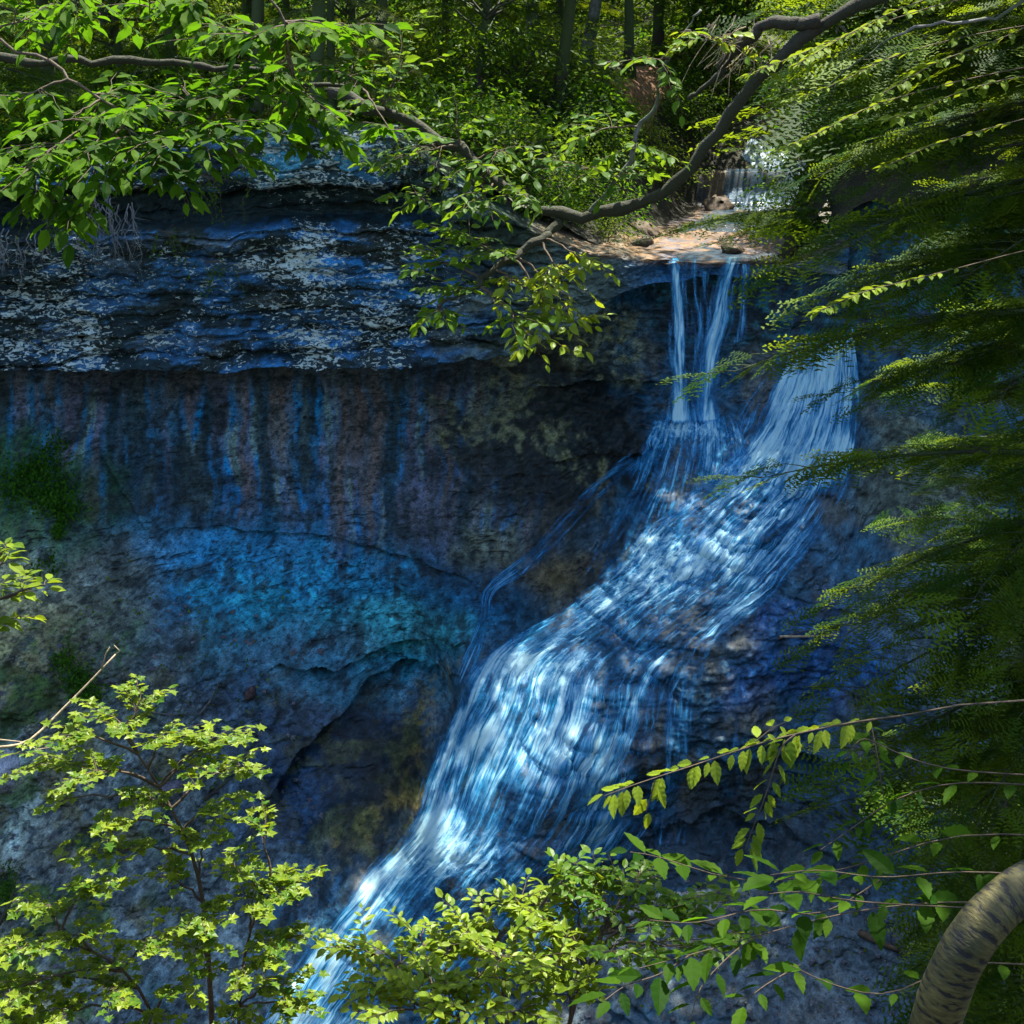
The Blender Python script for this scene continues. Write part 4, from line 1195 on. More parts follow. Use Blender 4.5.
e = empty('birch_tree', low, 'thick curved birch trunk with dark dashes on pale bark, bending out of the corner', 'tree')
th = np.tile(np.arange(28) / 28.0, 260)
uvb = np.stack([np.where(th <= 0.5, th, 1 - th) * 2, np.repeat(s_, 28)], -1)
mb.build('trunk', M_BIRCH, e, True, low, uv=uvb)
wd, lf = MB(), MB()
for i in range(10):
    a = p[-1 - i * 4] ; spray(wd, lf, a, a + rng.normal(0, 1, 3) * [1.0, 1.0, 0.5] + [0.3, 0.2, 0.6], .5, 8, 8, 0.08, SMALL, rng)
b = wd.build('crown', M_TWIG, e, True, low)
lf.build('foliage', M_LEAF_BEECH, b, False, low)


# ---- hemlocks: whorled drooping boughs of needle sprays
def hemlock_bough(rng, L, fr, nsp, dead=0.0):
    """a bough along +X from the origin, flat, its tip drooping"""
    wd, lf = MB(), MB()
    t = np.linspace(0, 1, 9)
    ax = np.stack([L * t, 0.06 * L * np.sin(t * 3 + rng.uniform(0, 6)), 0.05 * L * t - 0.22 * L * t * t], 1)
    wd.tube(ax, np.linspace(0.012 * L, 0.002, 9), 5, 0.5, False)
    for i in range(nsp):
        q = 0.18 + 0.82 * i / (nsp - 1)
        b = np.array([np.interp(q, t, ax[:, j]) for j in range(3)])
        s = 1 if i % 2 else -1
        ang = s * rng.uniform(0.55, 1.1) if q < 0.97 else 0
        side = (0.42 * (1 - q) + 0.10) * L * rng.uniform(0.7, 1.15)
        d = np.array([math.cos(ang), math.sin(ang), -0.10])
        tw = curve(b, b + d * side * 0.7, 0.03, 4, rng, 0.02)
        wd.tube(tw, np.linspace(0.004, 0.0015, 4), 3, 0.5, False)
        k = max(1, int(side / 0.17))
        for j in range(k):
            f0 = fr[rng.integers(len(fr))]
            qj = (j + 0.5) / k if k > 1 else 0.0
            pj = b + (tw[-1] - b) * qj
            a2 = ang + rng.uniform(0.3, 0.9) * (1 if j % 2 else -1) * (k > 1)
            if j == k - 1:
                pj, a2 = b + (tw[-1] - b) * 0.7, ang
            dd = np.array([math.cos(a2), math.sin(a2), rng.uniform(-0.55, 0.0)])
            lf.scatter(f0, [pj], [dd], [[rng.normal(0, .38), rng.normal(0, .38), 1]], rng.uniform(0.22, 0.42), rng.beta(0.5, 1.0))
    return wd, lf


def bough_protos(seed, sizes, fr, nsp, mats, n):
    g = np.random.default_rng(seed)
    out = []
    for i in range(n):
        wd, lf = hemlock_bough(g, sizes[i % len(sizes)], fr, nsp)
        out.append((wd, lf, sizes[i % len(sizes)]))
    return out


def mesh_of(mb, name, mat, smooth):
    o = mb.build(name, mat, None, smooth)
    me = o.data
    bpy.data.objects.remove(o)
    return me


def proto_meshes(protos, mw, ml):
    return [(mesh_of(wd, 'bough', mw, True), mesh_of(lf, 'foliage', ml, False), L) for wd, lf, L in protos]


def aim_bough(e, root, pm, start, dirv, length, roll=0.0, slim=1.0):
    bw, bl, L = pm
    d = Vector(dirv).normalized()
    z = Vector((0, 0, 1))
    y = z.cross(d).normalized()
    zz = d.cross(y)
    from mathutils import Matrix
    m = Matrix((d, y, zz)).transposed().to_4x4() @ Matrix.Rotation(roll, 4, 'X')
    m = Matrix.Translation(Vector(start) - Vector(root)) @ m @ Matrix.Diagonal((length / L, length / L * slim, length / L, 1))
    b = bpy.data.objects.new('bough', bw)
    C.objects.link(b)
    b.parent = e
    b.matrix_local = m
    f = bpy.data.objects.new('foliage', bl)
    C.objects.link(f)
    f.parent = b
    return b


NEAR = proto_meshes(bough_protos(5, [1.9, 2.3, 2.0, 1.6, 2.2, 1.8], FRONDS, 22, None, 6), M_BARK, M_NEEDLE)
MID = proto_meshes(bough_protos(6, [2.4, 2.8, 2.0, 2.6], FRONDS_FAR, 18, None, 4), M_BARK, M_NEEDLE)
PALE = proto_meshes(bough_protos(7, [2.4, 2.0, 2.6], FRONDS_FAR, 18, None, 3), M_BARK, M_NEEDLE_PALE)


def hemlock(label, x, y, z0, H, pms, nb, reach, z_low, seed, group=None, r=0.12, lean=(0, 0), skip=None, extra=()):
    g = np.random.default_rng(seed)
    root = np.array([x, y, z0])
    e = empty('hemlock_tree', root, label, 'tree', group)
    t = np.linspace(0, 1, 16)
    tp = root + np.stack([lean[0] * t + 0.04 * np.sin(t * 9 + seed), lean[1] * t + 0.04 * np.cos(t * 7), H * t], 1)
    mb = MB()
    mb.tube(tp, r * (1 - 0.92 * t) + 0.004, 10)
    mb.build('trunk', M_BARK, e, True, root)
    a = g.uniform(0, 6)
    for i in range(nb):
        q = (i + 0.5) / nb
        zz = z_low + (H - z_low) * (1 - (1 - q) ** 1.15) * 0.97
        a += 2.4 + g.normal(0, 0.25)
        L = reach * (1 - 0.85 * zz / H) * g.uniform(0.75, 1.15) + 0.25
        st = np.array([np.interp(zz / H, t, tp[:, j]) for j in range(3)])
        d = np.array([math.cos(a), math.sin(a), g.uniform(-0.25, 0.12)])
        if skip is not None and skip(st, d, L):
            continue
        aim_bough(e, root, pms[g.integers(len(pms))], st, d, L, g.normal(0, 0.12))
    for px0, py0, Y0, px1, py1, Y1, *sl in extra:
        s0, s1 = at(px0, py0, Y0), at(px1, py1, Y1)
        aim_bough(e, root, pms[g.integers(len(pms))], s0, s1 - s0 + [0, 0, 0.17 * np.linalg.norm(s1 - s0)], np.linalg.norm(s1 - s0), g.normal(0, 0.15), sl[0] if sl else 0.75)
    return e


def keep_view(st, d, L):
    """a bough that would hang in front of the falls grew elsewhere"""
    if proj(*(st + d * L))[1] < -200 and int(L * 1000) % 2:
        return True
    for q in (0.5, 1.0):
        tip = st + d * L * q
        px, py = proj(*tip)
        lim = np.interp(py, [-400, 0, 120, 250, 330, 400, 480, 560, 640, 720, 800, 900, 1100], [700, 740, 815, 815, 870, 870, 860, 860, 860, 880, 880, 960, 1000])
        if px < lim:
            return True
    return False


hemlock('big dark hemlock crowding the edge beside the falls, its flat sprays hanging over the water', 3.75, 8.6, ground_z(3.75, 8.6), 14.0, NEAR, 150, 2.8, 1.5, 21, r=0.14, skip=keep_view,
        extra=[(1125, 462, 8.6, 775, 484, 7.9, 0.35), (1125, 352, 8.6, 855, 396, 8.0, 0.4), (1125, 312, 8.5, 745, 372, 7.9), (1125, 242, 8.6, 845, 300, 8.1), 
                (1125, 32, 8.6, 800, 110, 8.0), (1125, 2, 8.6, 810, 70, 8.3), (1125, 214, 8.7, 835, 234, 8.1, 0.35), (1125, -48, 8.6, 780, 20, 8.2),
               (1125, 512, 8.6, 835, 600, 8.0), (1125, 552, 8.6, 830, 640, 7.8), (1125, 602, 8.6, 850, 690, 7.6), (1125, 672, 8.6, 850, 750, 7.6), (1125, 712, 8.4, 860, 800, 7.4), (1125, 52, 8.6, 800, 130, 7.9), (1125, 172, 8.6, 800, 260, 8.0), (1125, 70, 8.6, 900, 110, 8.0), (1125, 140, 8.6, 890, 190, 8.2), (1125, 230, 8.6, 900, 280, 8.3), (1125, 20, 8.6, 880, 60, 7.9), (1125, 110, 8.6, 860, 160, 8.4), (1125, 260, 8.6, 870, 320, 8.0), (1125, 330, 8.6, 880, 400, 8.0), (1125, -30, 8.6, 860, 0, 8.3), (1125, 180, 8.6, 930, 230, 7.8), (1125, 90, 8.6, 820, 180, 8.6)])
hemlock('slender dark hemlock behind the big one, against the right-hand rock wall', 4.6, 11.6, 6.0, 15.0, NEAR, 90, 2.5, 1.0, 22, r=0.10,
        skip=lambda st, d, L: proj(*(st + d * L))[0] < 880 or proj(*(st + d * L * .5))[0] < 880)
# ------------------------------------------------------------------ overhanging boughs nearer the viewer
rng = np.random.default_rng(31)
# tree whose long mossy limb dips across the view
base = np.array([4.6, 6.4, ground_z(4.6, 6.4)])
e = empty('leaning_tree', base, 'tree with a long crooked mossy limb dipping in front of the lip of the falls', 'tree')
mb = MB()
mb.tube(np.array([base, base + [0.1, 0.2, 4], base + [0.0, 0.5, 8], base + [-0.1, 0.7, 11.5], base + [0.1, 0.8, 15]]), [0.22, 0.19, 0.16, 0.12, 0.05], 12)
mb.build('trunk', M_MOSSBARK, e, True, base)


def limb(pix, r, name='bough', mat=M_MOSSBARK, par=None, root=None, n=60, start=None, sides=10):
    pix = np.array(pix, float)
    q = at(pix[:, 0], pix[:, 1], pix[:, 2])
    if start is not None:
        q = np.concatenate([[start], q])
    k = np.concatenate([[0], np.cumsum(np.linalg.norm(np.diff(q, axis=0), axis=1))])
    s = np.linspace(0, k[-1], n)
    p = np.stack([np.interp(s, k, q[:, i]) for i in range(3)], 1)
    for _ in range(4):
        p[1:-1] = (p[:-2] + 2 * p[1:-1] + p[2:]) / 4
    p += 0.05 * np.stack([fbm(s * 5, 0 * s + i, 0 * s, 3, 60 + i) for i in range(3)], 1)
    mb = MB()
    mb.tube(p, np.linspace(r[0], r[1], n) * (1 + 0.4 * fbm(s * 6, 0 * s, 0 * s, 4, 66)), sides)
    return mb.build(name, mat, par, True, root), p


trunk_at = base + [-0.05, 0.6, 10.6]
big, pbig = limb([(1010, -60, 7.3), (900, -10, 7.4), (820, 20, 7.5), (745, 90, 7.6), (705, 150, 7.7), (690, 183, 7.7), (640, 205, 7.8), (560, 222, 7.9), (510, 195, 8.0), (450, 140, 8.1), (395, 115, 8.2), (330, 92, 8.3)],
                 (0.037, 0.030), par=e, root=base, start=trunk_at)
b2, p2 = limb([(560, 222, 7.9), (540, 240, 7.8), (505, 262, 7.7), (470, 290, 7.6), (440, 305, 7.5)], (0.03, 0.008), par=e, root=base)
b3, p3 = limb([(820, 20, 7.5), (760, 25, 7.6), (720, 70, 7.7), (690, 100, 7.8)], (0.04, 0.012), par=e, root=base)
b4, p4 = limb([(590, 212, 7.85), (625, 170, 7.8), (650, 110, 7.75), (672, 50, 7.7), (700, 10, 7.7)], (0.016, 0.006), mat=M_GREYBARK, par=e, root=base)
b5, p5 = limb([(1000, 20, 7.2), (920, 25, 7.0), (880, 40, 7.0), (845, 75, 7.0), (820, 85, 7.0)], (0.02, 0.004), mat=M_GREYBARK, par=e, root=base, start=trunk_at)
for px, py, Y, r, n, ti in [(440, 262, 7.7, .22, 8, (0.1, .8)), (470, 240, 7.8, .24, 9, (0.1, .8)), (500, 255, 7.7, .24, 9, (.2, .9)), (460, 290, 7.6, .24, 9, (.1, .8)), (520, 285, 7.6, .24, 9, (.3, 1)), (560, 275, 7.6, .22, 8, (.5, 1)),
                           (550, 315, 7.5, .24, 9, (.4, 1)), (520, 320, 7.5, .22, 8, (.3, .9)), (585, 320, 7.5, .16, 4, (.6, 1)), (540, 345, 7.4, .18, 6, (.4, 1)), (585, 262, 7.6, .16, 5, (.6, 1)), (440, 310, 7.5, .18, 6, (.1, .6)),
                           (480, 205, 7.8, .26, 8, (0, .6)), (420, 200, 7.9, .26, 7, (0, .5)), (620, 180, 7.7, .24, 7, (.1, .7)), (640, 150, 7.7, .24, 6, (.1, .8)), (580, 170, 7.8, .26, 7, (0, .6)), (600, 130, 7.7, .24, 6, (.1, .7)),
                           (350, 115, 8.1, .24, 6, (0, .6)), (380, 100, 8.0, .22, 6, (0, .7)), (430, 150, 7.9, .22, 6, (0, .6)), (470, 165, 7.9, .22, 6, (0, .6)), (520, 195, 7.8, .2, 6, (.1, .7)), (455, 125, 8.0, .22, 6, (.1, .8)), (500, 150, 8.0, .22, 6, (0, .6)), (400, 165, 7.9, .2, 5, (0, .5)), (400, 70, 8.1, .26, 7, (.1, .8)), (660, 60, 7.6, .26, 6, (.2, .9)), (710, 40, 7.6, .26, 6, (.2, 1))]:
    c = at(px, py, Y)
    allp = np.concatenate([pbig, p2, p3, p4])
    st = allp[np.argmin(np.linalg.norm(allp - c, axis=1) + 0.8 * np.maximum(0, c[2] - allp[:, 2]))]
    wd, lf = MB(), MB()
    spray(wd, lf, st, c, r, n, 9, 0.075, OVATE, rng, 0.35, 0.25, ti, 0.008, 0.05, tilt=0.45)
    b = wd.build('twig', M_TWIG, e, True, base)
    lf.build('foliage', M_LEAF_FAR if ti[1] < 0.95 else M_LEAF_SUN, b, False, base)
for i, (pix, n, sz) in enumerate([([(1060, -40), (960, -12), (900, 8), (860, 28), (820, 50), (795, 66)], 30, .06), ([(1060, 20), (960, 36), (880, 60), (850, 78), (815, 92), (790, 100)], 30, .06), ([(1060, 60), (960, 80), (870, 105), (835, 125), (800, 142), (775, 152)], 30, .06),
                         ([(1060, -20), (950, 0), (860, 30), (820, 46), (780, 62), (745, 76)], 30, .06), ([(1060, 10), (1000, 40), (940, 60), (915, 75), (880, 95)], 26, .07), ([(1060, 70), (1000, 80), (950, 95), (920, 110), (890, 118)], 24, .07),
                         ([(1060, 240), (960, 268), (890, 285), (860, 292), (835, 305), (815, 312)], 30, .06), ([(1060, 110), (1000, 125), (930, 145), (900, 160), (880, 168)], 24, .06)]):
    q = np.array(pix, float)
    p = at(q[:, 0], q[:, 1], np.linspace(7.3, 6.8, len(q)))
    p = np.concatenate([[base + [-.05, .7, p[0, 2] - base[2] + .3]], p])
    t = np.linspace(0, 1, 24); k = np.linspace(0, 1, len(p))
    p = np.stack([np.interp(t, k, p[:, j]) for j in range(3)], 1)
    for _ in range(3):
        p[1:-1] = (p[:-2] + 2 * p[1:-1] + p[2:]) / 4
    wd, lf = MB(), MB()
    leafy_twig(wd, lf, p, int(n * 2.2), sz, OVATE, rng, .15, (.3, 1), .0035, .35, tilt=.4)
    bo = wd.build('twig', M_TWIG, e, True, base)
    lf.build('foliage', M_LEAF_HAZEL, bo, False, base)
# bare dead twigs by the limb
mb = MB()
for i in range(26):
    s = at(rng.uniform(715, 775), rng.uniform(15, 60), 7.65)
    mb.tube(curve(s, s + np.array([rng.uniform(-.25, .05), rng.uniform(-.1, .1), rng.uniform(-.3, -.05)]), 0.05, 5, rng, 0.05), [0.004, 0.0035, 0.003, 0.002, 0.001], 3, 0.5, False)
mb.build('dead_twigs', M_PALETWIG, e, True, base)

# beech whose leafy bough hangs in at the top
base = np.array([-4.6, 6.0, ground_z(-4.6, 6.0)])
e = empty('beech_tree', base, 'beech with drooping sprays of broad green leaves on a level mossy bough above the cliff', 'tree')
mb = MB()
mb.tube(np.array([base, base + [0, 0.1, 4], base + [0.1, 0.3, 8], base + [0.1, 0.4, 12], base + [0.2, 0.4, 16]]), [0.2, 0.17, 0.15, 0.11, 0.04], 12)
mb.build('trunk', M_GREYBARK, e, True, base)
b1, p1 = limb([(-60, 58, 6.6), (60, 60, 6.6), (150, 62, 6.6), (215, 66, 6.6), (300, 78, 6.6), (360, 92, 6.6)], (0.036, 0.010), par=e, root=base, start=base + [0.1, 0.35, 8.2 + 1.0])
b2, p2 = limb([(-40, 20, 6.0), (60, 70, 5.9), (90, 95, 5.8), (140, 115, 5.8), (200, 130, 5.8)], (0.014, 0.004), mat=M_TWIG, par=e, root=base, start=base + [0.1, 0.35, 9.6])
b3, p3 = limb([(-60, -60, 6.0), (100, -40, 6.0), (200, -30, 6.0), (284, -10, 6.0), (290, 60, 6.0)], (0.02, 0.004), mat=M_TWIG, par=e, root=base, start=base + [0.1, 0.35, 10.4])
allp = np.concatenate([p1[12:], p2, p3])
for px, py, Y, r, n in [(30, 20, 6.2, .3, 8), (90, 15, 6.2, .3, 8), (20, 100, 5.8, .28, 8), (70, 120, 5.7, .26, 8), (110, 95, 5.9, .26, 8), (150, 110, 5.7, .26, 9), (190, 95, 5.9, .26, 9), (210, 125, 5.7, .26, 9), (240, 100, 5.8, .26, 8),
                       (40, 165, 5.5, .28, 8), (90, 165, 5.5, .28, 9), (130, 150, 5.6, .26, 9), (170, 150, 5.6, .26, 8), (50, 200, 5.4, .22, 7), (75, 215, 5.4, .16, 4), (20, 185, 5.4, .24, 7), (250, 35, 6.0, .28, 9), (290, 25, 6.0, .28, 9),
                       (270, 75, 6.0, .24, 8), (300, 110, 6.0, .24, 7), (230, 155, 5.7, .2, 5), (160, 180, 5.5, .2, 5), (340, 30, 6.2, .26, 7), (350, 75, 6.3, .26, 7), (150, 20, 6.3, .3, 7), (320, 140, 6.1, .2, 4), (390, 130, 6.4, .18, 4), (200, 10, 6.3, .28, 7), (280, 145, 6, .16, 3)]:
    c = at(px, py, Y)
    st = allp[np.argmin(np.linalg.norm(allp - c, axis=1) + 0.8 * np.maximum(0, c[2] - allp[:, 2]))]
    wd, lf = MB(), MB()
    spray(wd, lf, st, c, r, n, 9, 0.088, OVATE, rng, 0.2, 0.25, (0.0, 1.0), 0.006, 0.05, tilt=0.3)
    b = wd.build('twig', M_TWIG, e, True, base)
    lf.build('foliage', M_LEAF_BEECH, b, False, base)

# sprig with a few bright leaves at the frame edge, on a shoot from the bank
rt = at(-60, 760, 7.5); rt[2] = ground_z(rt[0], 7.5)
tgs = [(at(px, py, 7.2), r, dict(ntw=n)) for px, py, r, n in [(12, 545, .10, 3), (22, 590, .13, 4), (45, 585, .06, 1), (8, 620, .16, 4), (-10, 600, .2, 5), (4, 560, .08, 2)]]
grown_plant('elder_shoot', 'bright leafy shoot poking in beside the scree slope under the green moss mound', 'shrub', rt, [([rt, at(-70, 700, 7.3), at(-30, 610, 7.2), at(-6, 560, 7.2)], 0.02, 0.004)],
            tgs, (M_TWIG, M_LEAF_HAZEL), rng, tpl=OVATE, size=0.10, nl=6, flat=0.3, tint=(.3, 1))


# ------------------------------------------------------------------ woods above the falls
def crown_mesh(seed, rx, rz, ncl, nl, size, mat, tpl=SMALL, layers=True):
    g = np.random.default_rng(seed)
    wd, lf = MB(), MB()
    for i in range(ncl):
        u = unit(g.normal(0, 1, 3)) * g.uniform(0.35, 1.0) ** 0.5
        c = u * [rx, rx, rz]
        s = np.array([0, 0, c[2] - 0.35 * np.hypot(c[0], c[1]) - 0.2])
        wd.tube(curve(s, c, 0.06, 5, g, 0.04), [0.03, 0.022, 0.015, 0.01, 0.006], 4, 0.5, False)
        n = nl
        a, q = g.uniform(0, 6.28, n), np.sqrt(g.uniform(0, 1, n)) * g.uniform(0.5, 0.9)
        pos = c + np.stack([q * np.cos(a), q * np.sin(a), g.normal(0, 0.10, n) - 0.15 * q], 1)
        lf.scatter(tpl, pos, np.stack([np.cos(a), np.sin(a), g.uniform(-.6, .1, n)], 1) + g.normal(0, .4, (n, 3)), np.array([0, 0, 1]) + g.normal(0, .45, (n, 3)), size * g.uniform(.7, 1.2, n), np.clip(g.normal(0.5, .25, n) + g.normal(0, .15), 0, 1))
    return mesh_of(wd, 'crown', M_BARK, True), mesh_of(lf, 'foliage', mat, False)


CROWNS = [crown_mesh(101, 2.2, 2.6, 60, 75, 0.14, M_LEAF_FAR), crown_mesh(102, 1.9, 3.0, 60, 75, 0.13, M_LEAF_FAR), crown_mesh(103, 2.4, 2.2, 60, 80, 0.13, M_LEAF_BEECH)]
BUSHES = [crown_mesh(111, 0.9, 0.7, 22, 60, 0.10, M_LEAF_FAR), crown_mesh(112, 1.1, 0.6, 22, 60, 0.11, M_LEAF_BEECH), crown_mesh(113, 0.7, 0.8, 18, 60, 0.09, M_LEAF_HAZEL)]


def broadleaf(label, x, y, H, r, crown, scale, seed, bark=M_BARK, group=None, z=None, lean=(0, 0), ch=0.75, name='broadleaf_tree'):
    g = np.random.default_rng(seed)
    z = float(hill_z(np.array(x), np.array(y))) - 0.1 if z is None else z
    root = np.array([x, y, z])
    e = empty(name, root, label, 'tree', group)
    t = np.linspace(0, 1, 14)
    tp = root + np.stack([lean[0] * t + 0.1 * np.sin(t * 5 + seed), lean[1] * t, H * t], 1)
    mb = MB()
    mb.tube(tp, r * (1 - 0.85 * t) + 0.06 * r * 0 + r * 0.5 * np.exp(-t * 30), 10)
    mb.build('trunk', bark, e, True, root)
    c = bpy.data.objects.new('crown', crown[0]); C.objects.link(c); c.parent = e
    c.location = (lean[0] * ch, lean[1] * ch, H * ch)
    c.rotation_euler = (0, 0, g.uniform(0, 6.28)); c.scale = (scale, scale, scale)
    f = bpy.data.objects.new('foliage', crown[1]); C.objects.link(f); f.parent = c
    return e


def bush(label, px, py, kind, scale, name='shrub', group=None, cat='shrub', p=None):
    p = on_hill(px, py) if p is None else p
    e = empty(name, p, label, cat, group)
    g = np.random.default_rng(int(px * 7 + py))
    c = bpy.data.objects.new('stem', BUSHES[kind][0]); C.objects.link(c); c.parent = e
    c.location = (0, 0, 0.45 * scale); c.rotation_euler = (0, 0, g.uniform(0, 6.28)); c.scale = (scale,) * 3
    f = bpy.data.objects.new('foliage', BUSHES[kind][1]); C.objects.link(f); f.parent = c
    return e


# trees one can tell apart on the far bank
for lab, x, y, H, r, k, s, sd, bk, lean, ch in [
        ('grey-barked tree leaning left beside the earth path', 1.5, 33.5, 9, .16, 0, 1.2, 1, M_GREYBARK, (1.6, 0.6), .8),
        ('slim straight dark trunk standing at the edge of the earth path', 2.55, 33.2, 10, .12, 1, 1.2, 2, M_BARK, (0.1, 0), .8),
        ('dark trunk just behind the earth path', 3.6, 36.5, 10, .14, 2, 1.3, 3, M_BARK, (0.2, 0), .8),
        ('pale grey trunk half hidden in leaves above the caprock', 0.6, 34.5, 9, .17, 0, 1.2, 4, M_GREYBARK, (-.1, 0), .75),
        ('leafy tree on the bank between the caprock and the path', -0.6, 28.5, 5.5, .10, 1, 0.95, 5, M_BARK, (0.2, -.3), .62),
        ('low leafy tree behind the pale sunlit hemlock bough', -3.2, 29.0, 6, .10, 2, 1.0, 6, M_BARK, (0, -.2), .6),
        ('leafy tree at the far left above the hanging roots', -7.4, 27.5, 6, .10, 0, 1.0, 7, M_BARK, (0, -.2), .62),
        ('tree beside the small cascade, above its right bank', 8.4, 33.0, 7, .12, 1, 1.1, 8, M_BARK, (-.3, 0), .65),
        ('small tree over the right bank of the stream', 7.2, 28.0, 5, .08, 2, 0.9, 9, M_BARK, (-.4, -.2), .6)]:
    broadleaf(lab, x, y, H, r, CROWNS[k], s, sd, bk, None, None, lean, ch)
# crowns above the view, added to shade sapling and rock: leaning tree, tall rim trees
def add_shade_crown(e, crown, loc, scale, rz):
    c = bpy.data.objects.new('crown', crown[0]); C.objects.link(c); c.parent = e
    c.location = loc; c.rotation_euler = (0, 0, rz); c.scale = (scale,) * 3
    f = bpy.data.objects.new('foliage', crown[1]); C.objects.link(f); f.parent = c


lt = [o for o in bpy.data.objects if o.name == 'leaning_tree'][0]
zl = lt.location
for x, y, z, s, k in [(3.1, 6.9, 17.8, .55, 0), (3.8, 6.0, 17.4, .6, 1), (4.4, 7.6, 19.0, .8, 2), (2.3, 4.6, 17.6, .4, 1)]:
    add_shade_crown(lt, CROWNS[k], (x - zl.x, y - zl.y, z - zl.z), s, x * 3)
for lab, x, y, H, k, s, lean in [
        ('tall shade tree added on the caprock, its trunk behind the beech leaves', -4.6, 25.6, 11, 0, 1.35, (0.8, -.5)), ('tall shade tree added farther along the caprock behind the beech bough', -2.6, 27.5, 12, 1, 1.45, (1.0, -.8)),
        ('tall shade tree added on the right rim hidden by the dark hemlock sprays', 8.2, 25.0, 12, 2, 1.5, (-1.2, -.3)), ('tall leafy shade tree added behind the cascade on its right', 10.8, 29.5, 13, 0, 1.6, (-.8, 0)), ('tall shade tree added on the caprock nearest its broken shoulder', -3.4, 24.7, 10.5, 2, 1.1, (.7, -1.2)),
        ('tall shade tree added left of the stream, behind the crook of the mossy limb', 0.8, 29.2, 12, 2, 1.5, (1.6, -2.8)), ('tall shade tree added at the left end of the rim', -8.4, 26.5, 12, 1, 1.5, (0, -.5))]:
    tt_ = broadleaf(lab, x, y, H, .13, CROWNS[k], s, int(x * 10) % 97, M_BARK, None, None, lean, .85)
    if x == 8.2:
        add_shade_crown(tt_, CROWNS[1], (6.7 - x, 23.4 - y, 19.8 - tt_.location.z), 1.15, 1.0)  # extra crown out of view, added to shade the lower right rock
    if x == -3.4:
        add_shade_crown(tt_, CROWNS[0], (-3.0 - x, 22.9 - y, 20.2 - tt_.location.z), 1.1, 2.0)  # extra crown out of view, added to shade the left slope

# the wood farther back, trees nothing tells apart
gw = np.random.default_rng(77)
for i, (x, y) in enumerate([(-14, 31), (-10, 34), (-6, 33), (-3, 38), (-12, 40), (0, 41), (4.5, 43), (-7, 44), (9, 42), (12, 36), (14, 31), (-1, 49), (-16, 46), (16, 40)]):
    broadleaf('leafy woodland tree on the slope above the falls', x, y, gw.uniform(7, 10), .13, CROWNS[i % 3], gw.uniform(1.2, 1.6), 200 + i, M_BARK, 'woodland trees on the slope', None, (gw.uniform(-.5, .5), 0), gw.uniform(.5, .75))
# hemlocks on the rim
hemlock('pale sunlit hemlock with hanging tips, on the caprock right of the beech leaves', -3.1, 25.6, 13.3, 8.0, PALE, 46, 2.0, 0.6, 41, r=0.09)
hemlock('dark hemlock standing back on the caprock, behind the beech leaves', -6.2, 27.0, 13.4, 11.0, MID, 60, 2.6, 0.6, 42, r=0.12)
hemlock('dark hemlock on the bank left of the earth path', -0.4, 31.5, 14.1, 10.0, MID, 56, 2.4, 1.2, 43, r=0.11)
hemlock('hemlock leaning over the right bank between the two falls', 6.6, 26.5, 13.0, 8.0, MID, 46, 2.4, 0.5, 44, r=0.10,
        extra=[(858, 212, 24.6, 668, 236, 23.5, 0.4), (858, 218, 24.6, 720, 243, 23.6, 0.4)])
for i, (x, y, hh) in enumerate([(-8.5, 31.0, 8), (-4.8, 31.5, 9), (-1.6, 35.0, 9), (1.2, 37.5, 9), (4.6, 37.5, 8), (6.2, 39.5, 9), (-11.5, 29.0, 9)]):
    hemlock('dark hemlock clothed to the ground among the woodland trees on the slope', x, y, float(hill_z(np.array(x), np.array(y))) - .1, hh, MID, 44, 2.3, 0.25, 300 + i, 'hemlocks among the woodland trees', r=0.09)
hemlock('tall hemlock on the right rim, behind the big dark one', 9.0, 23.0, 13.5, 13.0, MID, 70, 3.2, 0.5, 45, r=0.15)
hemlock('hemlock at the far left end of the caprock', -9.0, 24.5, 13.3, 12.0, MID, 64, 2.6, 0.8, 46, r=0.13)
# shrubs on the rim, each where the photo shows one
for i, (lab, px, py, k, s) in enumerate([
        ('leafy shrub trailing over the left end of the caprock', 40, 190, 0, 1.2), ('leafy shrub on the caprock under the beech leaves', 150, 165, 1, 1.0), ('shrub at the foot of the pale hemlock', 330, 125, 0, 0.9),
        ('green shrub where the caprock drops towards the falls', 440, 150, 1, 1.1), ('shrub under the crook of the mossy limb', 490, 170, 0, 1.1), ('shrub on the bank above the mossy limb', 440, 95, 2, 1.2), ('shrub on the bank among pale trunks', 520, 105, 0, 1.2),
        ('shrub under the leaning grey trunk', 560, 130, 1, 0.9), ('shrub on the dark bank below the path', 590, 165, 0, 0.8), ('shrub by the stream edge below the path', 640, 160, 2, 0.6), ('shrub beside the cascade on its left', 690, 130, 0, 0.8),
        ('shrub beyond the top of the cascade', 740, 110, 1, 0.9), ('shrub on the right bank beside the cascade', 830, 140, 0, 0.9), ('shrub high on the slope behind the beech', 230, 70, 2, 1.3), ('shrub high on the slope above the caprock', 380, 40, 0, 1.3),
        ('shrub beyond the path at the top of the slope', 690, 60, 1, 1.0)]):
    bush(lab, px, py, k, s * 1.15)
gs = np.random.default_rng(55)
for i in range(34):
    px, py = gs.uniform(-20, 1000), gs.uniform(-14, 26)
    bush('tall bushy sapling closing the view at the top of the wooded slope', px, py, i % 3, gs.uniform(1.5, 2.3), group='bushy saplings at the top of the slope')
for i in range(64):
    px, py = gs.uniform(-10, 700), gs.uniform(8, 150)
    if 585 < px < 690 and py < 125:
        continue
    if px > 430 and py > 110:
        continue
    bush('low leafy shrub among many on the wooded slope above the falls', px, py, i % 3, gs.uniform(.8, 1.3), group='shrubs on the wooded slope')


